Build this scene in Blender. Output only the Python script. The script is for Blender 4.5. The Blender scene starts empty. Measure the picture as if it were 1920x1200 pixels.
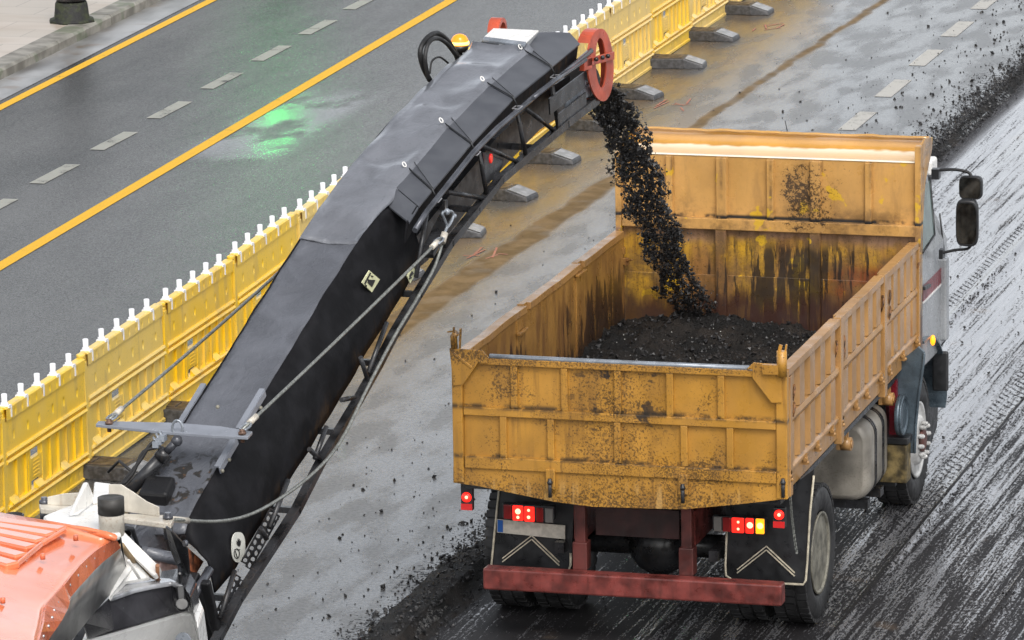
import bpy, bmesh, math, random
import numpy as np
from mathutils import Vector, Matrix, noise as mn
random.seed(7)
rng = np.random.default_rng(5)
SC = bpy.context.scene

# ------------------------------------------------------------------ camera
F = 10065.52
PITCH, YAW, ROLL = 0.215473, 0.280412, -0.0176269
CAM = np.array([9.70963, -36.44283, 10.74779])
fw = np.array([-math.sin(YAW)*math.cos(PITCH), math.cos(YAW)*math.cos(PITCH), -math.sin(PITCH)])
r0 = np.cross(fw, [0, 0, 1]); r0 /= np.linalg.norm(r0); u0 = np.cross(r0, fw)
RT = r0*math.cos(ROLL)+u0*math.sin(ROLL); UP = -r0*math.sin(ROLL)+u0*math.cos(ROLL)
cam = bpy.data.cameras.new("camera"); co = bpy.data.objects.new("camera", cam)
SC.collection.objects.link(co)
co.matrix_world = Matrix(((RT[0], UP[0], -fw[0], CAM[0]), (RT[1], UP[1], -fw[1], CAM[1]), (RT[2], UP[2], -fw[2], CAM[2]), (0, 0, 0, 1)))
cam.sensor_width = 36.0; cam.lens = 36.0*F/1920.0
cam.clip_start = 1.0; cam.clip_end = 3000.0
SC.camera = co

# ------------------------------------------------------------------ light (overcast, rain)
SUN_EL, SUN_AZ = math.radians(52), math.radians(150)   # high, hazy, behind the left shoulder of the view
w = bpy.data.worlds.new("World"); SC.world = w; w.use_nodes = True
wn = w.node_tree; wn.nodes.clear()
sky = wn.nodes.new('ShaderNodeTexSky'); sky.sky_type = 'NISHITA'; sky.sun_disc = False
sky.sun_elevation = SUN_EL; sky.sun_rotation = SUN_AZ; sky.dust_density = 5.0; sky.air_density = 1.0; sky.ozone_density = 1.0
hs = wn.nodes.new('ShaderNodeHueSaturation'); hs.inputs['Saturation'].default_value = 0.28
bg = wn.nodes.new('ShaderNodeBackground'); bg.inputs['Strength'].default_value = 0.125
wo = wn.nodes.new('ShaderNodeOutputWorld')
tcw = wn.nodes.new('ShaderNodeTexCoord'); sxw = wn.nodes.new('ShaderNodeSeparateXYZ'); mrw = wn.nodes.new('ShaderNodeMapRange'); mrw.interpolation_type = 'SMOOTHSTEP'
for i_, v_ in enumerate((.08, .62, 2.3, .85)): mrw.inputs[i_+1].default_value = v_      # bright band of cloud low over the street
vmw = wn.nodes.new('ShaderNodeVectorMath'); vmw.operation = 'SCALE'
wn.links.new(tcw.outputs['Generated'], sxw.inputs[0]); wn.links.new(sxw.outputs[2], mrw.inputs[0])
wn.links.new(sky.outputs[0], hs.inputs['Color']); wn.links.new(hs.outputs[0], vmw.inputs[0]); wn.links.new(mrw.outputs[0], vmw.inputs['Scale']); wn.links.new(vmw.outputs[0], bg.inputs[0]); wn.links.new(bg.outputs[0], wo.inputs[0])
sl = bpy.data.lights.new("sun", 'SUN'); sl.energy = 0.8; sl.angle = math.radians(25); sl.color = (1, .97, .93)
so = bpy.data.objects.new("sun", sl); SC.collection.objects.link(so)
sd = Vector((math.sin(SUN_AZ)*math.cos(SUN_EL), math.cos(SUN_AZ)*math.cos(SUN_EL), math.sin(SUN_EL)))
so.rotation_euler = sd.to_track_quat('Z', 'Y').to_euler()
SC.view_settings.view_transform = 'Standard'; SC.view_settings.look = 'None'; SC.view_settings.gamma = 1.0
SC.view_settings.exposure = 0.55

# ------------------------------------------------------------------ picking points in space
def ray(x, y): return fw + RT*(x-960)/F - UP*(y-600)/F
def PX(x, y, X): d = ray(x, y); return Vector(CAM+d*((X-CAM[0])/d[0]))
def PY(x, y, Y): d = ray(x, y); return Vector(CAM+d*((Y-CAM[1])/d[1]))
def PZ(x, y, Z): d = ray(x, y); return Vector(CAM+d*((Z-CAM[2])/d[2]))
TH = 0.10
CE = np.array([math.cos(TH), -math.sin(TH), 0]); CB = np.array([-.85, 2.2, 4.1])
def PC(x, y, s):            # point on a plane parallel to the side of the conveyor, s metres to its right
    d = ray(x, y); return Vector(CAM+d*(((CB+CE*s-CAM)@CE)/(d@CE)))
CEv = Vector(CE)

# ------------------------------------------------------------------ node helper
class G:
    def __init__(s, name, disp=False):
        s.m = bpy.data.materials.new(name); s.m.use_nodes = True; s.t = s.m.node_tree; s.t.nodes.clear()
        s.o = s.t.nodes.new('ShaderNodeOutputMaterial'); s.b = s.t.nodes.new('ShaderNodeBsdfPrincipled')
        s.t.links.new(s.b.outputs[0], s.o.inputs[0]); s._c = None
    def setin(s, sock, v):
        if hasattr(v, 'links'): s.t.links.new(v, sock)
        elif isinstance(v, (tuple, list)) and len(v) == 3 and sock.type == 'RGBA': sock.default_value = (*v, 1)
        else: sock.default_value = v
    def co(s):
        if s._c is None: s._c = s.t.nodes.new('ShaderNodeTexCoord').outputs['Object']
        return s._c
    def xyz(s):
        n = s.t.nodes.new('ShaderNodeSeparateXYZ'); s.t.links.new(s.co(), n.inputs[0]); return n.outputs
    def math(s, op, a, b=0.0, c=0.0):
        n = s.t.nodes.new('ShaderNodeMath'); n.operation = op
        s.setin(n.inputs[0], a); s.setin(n.inputs[1], b)
        if op in ('MULTIPLY_ADD', 'SMOOTH_MIN', 'COMPARE'): s.setin(n.inputs[2], c)
        return n.outputs[0]
    def vec(s, sc=(1, 1, 1), off=(0, 0, 0)):
        n = s.t.nodes.new('ShaderNodeMapping'); s.t.links.new(s.co(), n.inputs[0]); n.inputs['Scale'].default_value = sc; n.inputs['Location'].default_value = off
        return n.outputs[0]
    def noise(s, scale, detail=3, vec=None, rough=.5, dist=0):
        n = s.t.nodes.new('ShaderNodeTexNoise'); n.inputs['Scale'].default_value = scale; n.inputs['Detail'].default_value = detail
        n.inputs['Roughness'].default_value = rough; n.inputs['Distortion'].default_value = dist
        s.t.links.new(vec if vec is not None else s.co(), n.inputs['Vector']); return n.outputs['Fac']
    def voro(s, scale, vec=None, feat='F1', out='Distance'):
        n = s.t.nodes.new('ShaderNodeTexVoronoi'); n.inputs['Scale'].default_value = scale; n.feature = feat
        s.t.links.new(vec if vec is not None else s.co(), n.inputs['Vector']); return n.outputs[out]
    def ramp(s, v, a, b, c=0.0, d=1.0, smooth=True):
        n = s.t.nodes.new('ShaderNodeMapRange'); n.interpolation_type = 'SMOOTHSTEP' if smooth else 'LINEAR'
        s.setin(n.inputs[0], v)
        for i, k in enumerate((a, b, c, d)): s.setin(n.inputs[i+1], k)
        return n.outputs[0]
    def mix(s, f, a, b):
        n = s.t.nodes.new('ShaderNodeMix'); n.data_type = 'RGBA'
        s.setin(n.inputs[0], f); s.setin(n.inputs[6], a); s.setin(n.inputs[7], b); return n.outputs[2]
    def mul(s, a, b): return s.math('MULTIPLY', a, b)
    def add(s, a, b): return s.math('ADD', a, b)
    def sub(s, a, b): return s.math('SUBTRACT', a, b)
    def mx(s, a, b): return s.math('MAXIMUM', a, b)
    def out(s, color=None, rough=None, bump=None, strength=.3, dist=.01, metal=None, ior=None, coat=None, spec=None, **kw):
        if color is not None: s.setin(s.b.inputs['Base Color'], color)
        if rough is not None: s.setin(s.b.inputs['Roughness'], rough)
        if metal is not None: s.setin(s.b.inputs['Metallic'], metal)
        if ior is not None: s.setin(s.b.inputs['IOR'], ior)
        if coat is not None: s.setin(s.b.inputs['Coat Weight'], coat); s.b.inputs['Coat Roughness'].default_value = kw.get('coatr', .08)
        if spec is not None: s.setin(s.b.inputs['Specular IOR Level'], spec)
        if bump is not None:
            n = s.t.nodes.new('ShaderNodeBump'); n.inputs['Strength'].default_value = strength; n.inputs['Distance'].default_value = dist
            s.setin(n.inputs['Height'], bump); s.t.links.new(n.outputs[0], s.b.inputs['Normal'])
        return s.m

# ------------------------------------------------------------------ mesh helper
class MB:
    def __init__(s): s.v = []; s.f = []; s.sm = []
    def addv(s, pts): b = len(s.v); s.v += [tuple(p) for p in pts]; return b
    def face(s, idx, smooth=False): s.f.append(tuple(idx)); s.sm.append(smooth)
    def box(s, x0, x1, y0, y1, z0, z1):
        b = s.addv([(x, y, z) for x in (x0, x1) for y in (y0, y1) for z in (z0, z1)])
        for q in ((0, 1, 3, 2), (4, 6, 7, 5), (0, 4, 5, 1), (2, 3, 7, 6), (0, 2, 6, 4), (1, 5, 7, 3)): s.face([b+i for i in q])
        return s
    def obox(s, c, ax, ay, az):     # centre and three half-axis vectors
        c = Vector(c); b = s.addv([c+Vector(ax)*i+Vector(ay)*j+Vector(az)*k for i in (-1, 1) for j in (-1, 1) for k in (-1, 1)])
        for q in ((0, 1, 3, 2), (4, 6, 7, 5), (0, 4, 5, 1), (2, 3, 7, 6), (0, 2, 6, 4), (1, 5, 7, 3)): s.face([b+i for i in q])
        return s
    def bar(s, p, q, wd, h, up=(0, 0, 1)):   # rectangular bar from p to q
        p, q = Vector(p), Vector(q); d = (q-p); n = d.normalized(); a = n.cross(Vector(up)).normalized(); c = a.cross(n)
        return s.obox((p+q)/2, d/2, a*wd/2, c*h/2)
    def prism(s, loop, off, smooth=False):
        loop = [Vector(p) for p in loop]; off = Vector(off); n = len(loop)
        b = s.addv(loop); c = s.addv([p+off for p in loop])
        s.face(range(b, b+n)); s.face(range(c+n-1, c-1, -1))
        for i in range(n): j = (i+1) % n; s.face((b+j, b+i, c+i, c+j), smooth)
        return s
    def tube(s, pts, r, n=10, caps=True):
        pts = [Vector(p) for p in pts]; m = len(pts); rr = r if isinstance(r, (list, tuple)) else [r]*m
        t = [(pts[min(i+1, m-1)]-pts[max(i-1, 0)]).normalized() for i in range(m)]
        a = t[0].orthogonal().normalized(); rings = []
        for i in range(m):
            a = (a-t[i]*a.dot(t[i])).normalized(); c = t[i].cross(a)
            rings.append(s.addv([pts[i]+(a*math.cos(2*math.pi*k/n)+c*math.sin(2*math.pi*k/n))*rr[i] for k in range(n)]))
        for i in range(m-1):
            for k in range(n): l = (k+1) % n; s.face((rings[i]+k, rings[i]+l, rings[i+1]+l, rings[i+1]+k), True)
        if caps: s.face([rings[0]+n-1-k for k in range(n)]); s.face([rings[-1]+k for k in range(n)])
        return s
    def loft(s, sections, closed=True, smooth=False, caps=True):
        n = len(sections[0]); bs = [s.addv(x) for x in sections]
        for i in range(len(bs)-1):
            for k in range(n if closed else n-1): l = (k+1) % n; s.face((bs[i]+k, bs[i]+l, bs[i+1]+l, bs[i+1]+k), smooth)
        if caps and closed: s.face([bs[0]+n-1-k for k in range(n)]); s.face([bs[-1]+k for k in range(n)])
        return s
    def lathe(s, c, prof, n=40, axis='X'):   # prof: (along axis, radius)
        c = Vector(c); bs = []
        for a, r in prof:
            ps = []
            for k in range(n):
                u, v = r*math.cos(2*math.pi*k/n), r*math.sin(2*math.pi*k/n)
                ps.append(c+(Vector((a, u, v)) if axis == 'X' else Vector((u, v, a)) if axis == 'Z' else Vector((v, a, u))))
            bs.append(s.addv(ps))
        for i in range(len(bs)-1):
            for k in range(n): l = (k+1) % n; s.face((bs[i]+k, bs[i]+l, bs[i+1]+l, bs[i+1]+k), True)
        if prof[0][1] > 1e-4: s.face([bs[0]+n-1-k for k in range(n)])
        if prof[-1][1] > 1e-4: s.face([bs[-1]+k for k in range(n)])
        return s
    def ball(s, c, r, n=12, sq=(1, 1, 1)):
        prof = []
        c = Vector(c); m = n//2
        bs = [s.addv([c+Vector((r*sq[0]*math.sin(math.pi*i/m)*math.cos(2*math.pi*k/n), r*sq[1]*math.sin(math.pi*i/m)*math.sin(2*math.pi*k/n), r*sq[2]*math.cos(math.pi*i/m))) for k in range(n)]) for i in range(m+1)]
        for i in range(m):
            for k in range(n): l = (k+1) % n; s.face((bs[i]+k, bs[i+1]+k, bs[i+1]+l, bs[i]+l), True)
        return s
    def pieces(s):
        par = list(range(len(s.v)))
        def fd(i):
            while par[i] != i: par[i] = par[par[i]]; i = par[i]
            return i
        for f in s.f:
            a = fd(f[0])
            for k in f[1:]: par[fd(k)] = a
        grp = {}
        for f, q in zip(s.f, s.sm): grp.setdefault(fd(f[0]), []).append((f, q))
        out = []
        for fs in grp.values():
            n = MB(); mp = {}
            for f, q in fs:
                for k in f:
                    if k not in mp: mp[k] = len(n.v); n.v.append(s.v[k])
                n.face([mp[k] for k in f], q)
            out.append(n)
        return out
    def each(s, name, mat, parent=None, bev=0, **kw):     # one object for each separate piece
        return [p.build(name, mat, parent, bev, **kw) for p in s.pieces()][0]
    def build(s, name, mat, parent=None, bev=0, label=None, seg=2, thick=0, recalc=True):
        me = bpy.data.meshes.new(name); me.from_pydata(s.v, [], s.f)
        me.polygons.foreach_set('use_smooth', s.sm)
        me.materials.append(mat)
        if recalc:
            b = bmesh.new(); b.from_mesh(me); bmesh.ops.recalc_face_normals(b, faces=b.faces); b.to_mesh(me); b.free()
        me.update()
        o = bpy.data.objects.new(name, me); SC.collection.objects.link(o)
        if parent is not None:
            o.parent = parent
            root = parent
            off = Vector((0, 0, 0))
            while root is not None: off += root.location; root = root.parent
            o.location = -off if not parent.get('_local') else (0, 0, 0)
        if thick:
            md = o.modifiers.new('t', 'SOLIDIFY'); md.thickness = thick; md.offset = -1
        if bev:
            md = o.modifiers.new('b', 'BEVEL'); md.width = bev; md.segments = seg; md.limit_method = 'ANGLE'; md.angle_limit = math.radians(35)
            md.harden_normals = False
        if label: o['label'] = label
        return o
def thing(name, label, cat, loc=(0, 0, 0), group=None, local=False):
    o = bpy.data.objects.new(name, None); SC.collection.objects.link(o); o.location = loc
    o['label'] = label; o['category'] = cat
    if group: o['group'] = group
    if local: o['_local'] = 1
    return o
def tag(o, label, cat, group=None, kind=None):
    o['label'] = label; o['category'] = cat
    if group: o['group'] = group
    if kind: o['kind'] = kind
    return o
def struct(o): o['kind'] = 'structure'; return o

def smooth_curve(pts, n=6):
    pts = [Vector(p) for p in pts]; out = []
    for i in range(len(pts)-1):
        p0, p1, p2, p3 = pts[max(i-1, 0)], pts[i], pts[i+1], pts[min(i+2, len(pts)-1)]
        for k in range(n):
            t = k/n
            out.append(.5*((2*p1)+(p2-p0)*t+(2*p0-5*p1+4*p2-p3)*t*t+(3*p1-p0-3*p2+p3)*t**3))
    return out+[pts[-1]]
def resample(pts, n):
    pts = [Vector(p) for p in pts]; L = [0]
    for i in range(1, len(pts)): L.append(L[-1]+(pts[i]-pts[i-1]).length)
    out = []
    for k in range(n):
        t = L[-1]*k/(n-1); i = 1
        while i < len(L)-1 and L[i] < t: i += 1
        a = (t-L[i-1])/(L[i]-L[i-1]); out.append(pts[i-1].lerp(pts[i], a))
    return out
exec_parts = True

# ------------------------------------------------------------------ materials
def plain(name, col, rough=.5, metal=0, var=.15, vs=6, bump=None, bs=60, coat=None, grime=0, gcol=(.03, .025, .02), spec=None):
    g = G(name); n = g.noise(vs, 5); c2 = tuple(max(0, c*(1-var*2)) for c in col); c1 = tuple(min(1, c*(1+var)) for c in col)
    c = g.mix(g.ramp(n, .3, .7), c2, c1)
    if grime:
        m = g.mul(g.ramp(g.noise(70, 4, rough=.7), .5, .68), g.ramp(g.noise(3.3, 4), .38, .68)); c = g.mix(g.mul(m, grime), c, gcol)
        st = g.ramp(g.noise(9, 4, g.vec((3, 3, .35))), .55, .75); c = g.mix(g.mul(st, grime*.45), c, gcol)
    rr = g.ramp(g.noise(vs*2.3, 4), .3, .7, rough*.75, min(1, rough*1.25))
    return g.out(c, rr, metal=metal, bump=g.noise(bs, 4) if bump else None, strength=bump or 0, dist=.004, coat=coat, spec=spec)

YHC = 4.75
def box_paint(name, kind):
    """weathered ochre paint: fine black tar spatter, rust, run marks"""
    g = G(name); x, y, z = g.xyz()
    base = {'out': (.47, .235, .038), 'in': (.34, .175, .045), 'side': (.385, .208, .072), 'head': (.53, .29, .088), 'canopy': (.58, .31, .075)}[kind]
    c = g.mix(g.ramp(g.noise(2.2, 5), .3, .72), tuple(k*.84 for k in base), tuple(min(1, k*1.14) for k in base))
    c = g.mix(g.mul(g.ramp(g.noise(30, 4, rough=.7), .5, .8), .35), c, tuple(k*.62 for k in base))
    fine = g.noise(74, 4, rough=.75)
    if kind == 'out':
        d = g.mx(g.ramp(z, 1.42, 1.15, 0, .72), g.mul(g.ramp(g.math('ABSOLUTE', g.add(x, .05)), .95, .05), .62))
        d = g.mx(d, g.ramp(z, 2.02, 2.17, 0, .75)); d = g.mx(d, g.ramp(g.noise(1.9, 4), .42, .72, .25, .85))
        d = g.mul(d, g.ramp(x, 1.25, .75, .55, 1))
        m = g.ramp(g.sub(fine, g.sub(.72, g.mul(d, .34))), 0, .05)
        c = g.mix(g.mul(g.mul(g.ramp(g.noise(5, 5, g.vec((1, 1, .45))), .42, .62), d), .5), c, (.17, .085, .028))
        c = g.mix(g.mul(m, .80), c, (.045, .026, .013))
        blob = g.mul(g.ramp(g.noise(7, 5, rough=.65), .56, .63), g.ramp(g.math('ABSOLUTE', g.sub(x, -.0)), .55, .15))
        blob = g.mul(blob, g.ramp(z, 1.5, 1.72)); c = g.mix(g.mul(blob, .9), c, (.018, .017, .018))
        vr = g.mul(g.ramp(g.noise(20, 4, g.vec((1, 1, .07)), rough=.6), .50, .68), g.ramp(g.noise(2.3, 3, g.vec((1, 1, .4))), .4, .62)); c = g.mix(g.mul(vr, .55), c, (.12, .06, .02))
        hz = g.mx(g.ramp(g.math('ABSOLUTE', g.sub(z, 1.79)), .035, .0), g.ramp(g.math('ABSOLUTE', g.sub(z, 1.42)), .03, .0)); hz = g.mul(hz, g.ramp(g.noise(7, 5, rough=.7), .42, .56)); c = g.mix(g.mul(hz, .85), c, (.02, .017, .014))
        run = g.mul(g.ramp(g.noise(16, 3, g.vec((1, 1, .12))), .56, .66), g.ramp(z, 1.3, 1.2)); c = g.mix(g.mul(run, .5), c, (.60, .36, .12))
    elif kind == 'side':
        c = g.mix(g.mul(g.ramp(g.noise(7, 4, g.vec((1, 1, .25))), .48, .72), .55), c, (.36, .22, .12))
        m = g.ramp(fine, .62, .72); c = g.mix(g.mul(m, .45), c, (.06, .03, .015))
        c = g.mix(g.mul(g.ramp(g.noise(11, 3, g.vec((1, 1, .15))), .62, .72), .5), c, (.25, .09, .03))
    elif kind == 'in':
        d = g.ramp(g.noise(1.4, 4, g.vec((1, 1, .6))), .34, .56)
        d = g.mul(d, g.ramp(z, 2.1, 1.7)); d = g.mx(d, g.ramp(z, 1.62, 1.42, 0, 1))
        st = g.ramp(g.sub(g.noise(10, 5, g.vec((1, 1, .16)), rough=.7), g.sub(.66, g.mul(d, .30))), 0, .07)
        c = g.mix(g.mul(g.ramp(g.noise(9, 4, g.vec((1, 1, .2))), .40, .65), g.ramp(z, 2.2, 1.9, .3, .85)), c, (.17, .08, .03))
        c = g.mix(g.mul(st, .92), c, (.045, .022, .013))
        m = g.ramp(g.sub(fine, g.sub(.74, g.mul(d, .25))), 0, .06); c = g.mix(m, c, (.02, .015, .012))
    elif kind == 'head':
        low = g.ramp(z, 2.21, 2.17)                       # below the cross rail the paint is worn through and streaked
        yel = g.mix(g.ramp(g.noise(3, 4, g.vec((1, 1, .5))), .35, .55), (.33, .16, .05), (.56, .31, .03))
        yel = g.mix(g.ramp(g.add(z, g.mul(g.sub(g.noise(5, 3), .5), .2)), 2.06, 2.16), yel, (.30, .17, .10))
        yel = g.mix(g.mul(g.mul(g.ramp(g.noise(2.4, 3, off(g, 4)), .48, .6), g.mul(g.ramp(z, 2.0, 1.86), g.ramp(x, .35, .6))), .85), yel, (.20, .025, .02))
        yel = g.mix(g.mul(g.ramp(g.noise(16, 5, g.vec((1, 1, .12)), rough=.7), .45, .68), .75), yel, (.11, .055, .02))
        c = g.mix(low, c, yel)
        edg = g.mul(g.mx(g.ramp(g.math('ABSOLUTE', g.sub(g.math('FRACT', g.add(g.mul(x, 2.45), .42)), .5)), .06, .0), g.ramp(z, 2.5, 2.3)), g.ramp(g.noise(4, 5, rough=.7), .40, .62)); c = g.mix(g.mul(edg, .8), c, (.14, .08, .035))
        c = g.mix(g.mul(g.ramp(g.noise(8, 5, g.vec((1, 1, .22)), rough=.65), .48, .70), .45), c, (.30, .165, .06))
        c = g.mix(g.mul(g.ramp(g.noise(5, 3, off(g, 2)), .64, .67), .8), c, (.66, .40, .02))
        ctr = g.ramp(g.math('ABSOLUTE', g.sub(x, .18)), .75, .1)
        st = g.ramp(g.sub(g.noise(13, 5, g.vec((1, 1, .10)), rough=.65), g.sub(.585, g.mul(ctr, .17))), 0, .06)
        st = g.mul(st, g.ramp(g.add(z, g.mul(g.noise(8, 2), .2)), 2.27, 2.12))
        c = g.mix(g.mul(st, .9), c, (.022, .018, .016))
        lo2 = g.ramp(g.add(z, g.mul(g.noise(9, 4, g.vec((1, 1, .25))), .5)), 1.98, 1.78); c = g.mix(g.mul(lo2, .9), c, (.05, .022, .018))
        sp = g.ramp(g.add(g.math('SQRT', g.add(g.math('POWER', g.mul(g.sub(x, .3), .8), 2.0), g.math('POWER', g.mul(g.sub(z, 2.50), .8), 2.0))), g.mul(g.sub(g.noise(3.5, 4), .5), .5)), .46, .0)
        spl = g.ramp(g.sub(g.noise(38, 5, rough=.8), g.sub(.74, g.mul(sp, .30))), 0, .05); c = g.mix(g.mul(g.mul(sp, sp), .35), c, (.12, .07, .035)); c = g.mix(g.mul(spl, .9), c, (.03, .02, .015))
        lg = g.mul(g.ramp(z, 2.325, 2.30), g.mul(g.ramp(g.noise(3.2, 5), .40, .46), g.ramp(z, 2.284, 2.287))); c = g.mix(lg, c, (.02, .019, .019))
        sp2 = g.ramp(g.sub(fine, g.mul(low, -.09)), .66, .72); c = g.mix(g.mul(sp2, .7), c, (.05, .03, .02))
    elif kind == 'canopy':
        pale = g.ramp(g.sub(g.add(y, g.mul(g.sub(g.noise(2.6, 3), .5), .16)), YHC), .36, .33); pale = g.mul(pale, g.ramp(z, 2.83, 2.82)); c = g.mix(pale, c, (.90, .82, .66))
        m = g.ramp(fine, .70, .76); c = g.mix(g.mul(m, .5), c, (.08, .05, .02))
    ro = g.ramp(g.noise(5, 4), .3, .7, .24, .48) if kind != 'canopy' else g.ramp(g.noise(2.5, 2), .3, .7, .10, .2)
    return g.out(c, ro, bump=g.noise(34, 4), strength=.25, dist=.003, coat=1.0 if kind == 'canopy' else .12, ior=1.7 if kind == 'canopy' else 1.5, coatr=.06 if kind == 'canopy' else .16)
def off(g, k): return g.vec((1, 1, 1), (k*3.1, k*1.7, k*.9))

def road_mat():
    g = G('wet_asphalt'); x, y, z = g.xyz()
    ylin = g.add(x, g.mul(y, .018))
    grain = g.noise(58, 3, rough=.85); grain2 = g.noise(24, 3, rough=.7)
    big = g.noise(.7, 5, g.vec((1.5, .35, 1))); med = g.noise(2.2, 4, g.vec((1.6, .5, 1)))
    right = g.ramp(ylin, -5.7, -5.3)                   # closed lane, worn smooth and standing wet
    c = g.mix(g.ramp(g.add(grain, g.mul(g.sub(big, .5), .35)), .38, .62), (.006, .006, .006), (.085, .084, .083))
    c = g.mix(g.mul(right, .6), c, g.mix(g.ramp(grain2, .3, .7), (.085, .085, .085), (.14, .14, .14)))
    lite = g.ramp(ylin, -11.2, -6.8, 0, .40); c = g.mix(lite, c, g.mix(g.ramp(grain, .40, .62), (.03, .03, .029), (.17, .168, .162)))
    # brown silt washed out around the barrier feet
    wob = g.mul(g.sub(g.noise(.8, 4), .5), 1.5)
    silt = g.mul(g.ramp(g.add(ylin, wob), -3.9, -4.9), g.ramp(ylin, -5.75, -5.2)); silt = g.mul(silt, g.ramp(g.noise(.9, 5, g.vec((1.5, .5, 1))), .36, .62))
    silt = g.mul(silt, g.ramp(y, 7.5, 11))
    c = g.mix(g.mul(silt, .65), c, (.20, .13, .06))
    # open joint with mud in it
    jx = g.add(-4.83, g.mul(g.sub(y, 8), .024)); jx = g.add(jx, g.mul(g.sub(g.noise(1.1, 4), .5), .22)); wd = g.ramp(y, 9, 24, .24, .10)
    dj = g.math('ABSOLUTE', g.sub(x, jx)); jm = g.mul(g.ramp(g.sub(wd, dj), -.02, .09), g.ramp(g.noise(3, 4), .3, .5, .75, 1)); jm = g.mul(jm, g.ramp(y, 2.5, 6))
    c = g.mix(g.mul(jm, .85), c, g.mix(g.ramp(g.noise(5, 4), .35, .7), (.15, .095, .035), (.24, .16, .075)))
    # tar crumbs and dirt dragged out near the milled edge
    near = g.ramp(g.add(x, g.mul(g.sub(g.noise(1.3, 3), .5), .8)), -2.6, -1.7)
    sp = g.ramp(g.sub(g.noise(26, 4, g.vec((1, .8, 1)), rough=.75), g.sub(.74, g.mul(near, .26))), 0, .04)
    c = g.mix(sp, c, (.012, .012, .013))
    tw = g.ramp(g.noise(2, 4, g.vec((2.4, .25, 1))), .5, .8); c = g.mix(g.mul(tw, .3), c, (.03, .03, .032))
    wet = g.ramp(med, .34, .66)
    ro = g.add(g.mul(g.ramp(wet, 0, 1, .16, .30), right), g.mul(g.sub(1, right), g.ramp(wet, 0, 1, .17, .21))); ro = g.mx(ro, g.mul(jm, .6))
    ro = g.math('ADD', ro, g.mul(silt, -.02))
    ro = g.mx(ro, g.mul(sp, .6))
    hgt = g.add(g.mul(grain, .55), g.mul(grain2, .5))
    # shallow standing water beside the yellow line
    pud = g.mul(g.ramp(g.math('ABSOLUTE', g.add(ylin, 8.75)), .75, .35), g.ramp(g.math('ABSOLUTE', g.sub(y, 19.6)), 3.2, 1.2)); pud = g.mul(pud, g.ramp(g.noise(1.6, 4, g.vec((1.4, .6, 1))), .38, .55))
    hgt = g.mul(hgt, g.sub(1, g.mul(pud, .72))); ro = g.sub(ro, g.mul(pud, .05))
    m = g.out(c, ro, bump=g.mul(hgt, g.ramp(right, 0, 1, 1.3, .38)), strength=.7, dist=.006, ior=1.5)
    g.setin(g.b.inputs['Specular IOR Level'], g.mul(g.sub(1, g.mul(g.mx(jm, sp), .85)), g.mul(g.mul(g.add(g.ramp(ylin, -12.5, -6.3, .03, .14), g.mul(pud, .07)), g.ramp(grain2, .3, .7, .5, 1.5)), g.ramp(right, 0, 1, 1, 3.6))))
    return m

def milled_mat():
    g = G('milled_asphalt'); x, y, z = g.xyz()
    st = g.noise(10, 5, g.vec((1.5, .045, 1)), rough=.65); st2 = g.noise(26, 4, g.vec((1.2, .03, 1)), rough=.65)
    fine = g.noise(62, 3, g.vec((1, .30, 1)), rough=.7); big = g.noise(.9, 4, g.vec((1.4, .25, 1)))
    far = g.ramp(y, -1, 14, -.10, .070); 
    ctr = g.ramp(x, 2.1, -1.0, 0, .04)
    crumb_shade = g.ramp(g.add(g.add(g.add(g.mul(st, .46), g.mul(st2, .46)), g.mul(fine, .50)), g.add(g.mul(big, .22), g.sub(ctr, far))), .815, .915)
    near = g.ramp(y, 1.0, -1.8)  # near end: the truck's dark reflection is put into the colour, besides real crumbs
    crumb_shade = g.mx(crumb_shade, g.mul(near, g.ramp(fine, .25, .5)))
    ew = g.mul(g.ramp(g.add(x, g.mul(g.sub(fine, .5), .35)), -1.30, -1.46), .9); crumb_shade = g.mx(crumb_shade, g.mul(ew, g.ramp(fine, .3, .5)))
    # wheel track with a tread print
    def track(x0, wdt):
        return g.ramp(g.math('ABSOLUTE', g.sub(x, x0)), wdt, wdt*.7)
    tr = g.mx(track(1.25, .13), track(-.02, .06))
    tread = g.ramp(g.math('SINE', g.mul(g.add(y, g.mul(x, 1.6)), 44)), .1, .8)
    tk = g.mul(tr, g.ramp(g.add(g.mul(tread, .10), g.add(g.mul(fine, .7), g.mul(st2, .35))), .54, .66)); crumb_shade = g.mx(crumb_shade, tk)
    cut = g.mx(g.ramp(g.math('ABSOLUTE', g.sub(x, g.add(1.385, g.mul(g.sub(g.noise(1.6, 3), .5), .03)))), .028, .015), g.ramp(g.math('ABSOLUTE', g.sub(x, 2.44)), .02, .008))
    crumb_shade = g.mx(crumb_shade, cut)
    wc = g.mix(g.ramp(st2, .3, .7), (.10, .10, .106), (.26, .26, .272))
    c = g.mix(crumb_shade, wc, (.014, .013, .014))
    c = g.mix(g.mul(g.ramp(g.noise(1.3, 4), .62, .72), .35), c, (.16, .11, .07))
    ro = g.ramp(crumb_shade, 0, 1, .10, .62)
    m = g.out(c, ro, bump=g.add(g.mul(st, .5), g.add(g.mul(fine, .5), g.mul(crumb_shade, .9))), strength=.4, dist=.007, ior=1.8)
    g.setin(g.b.inputs['Specular IOR Level'], g.ramp(crumb_shade, 0, 1, 1.0, .12))
    return m

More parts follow.
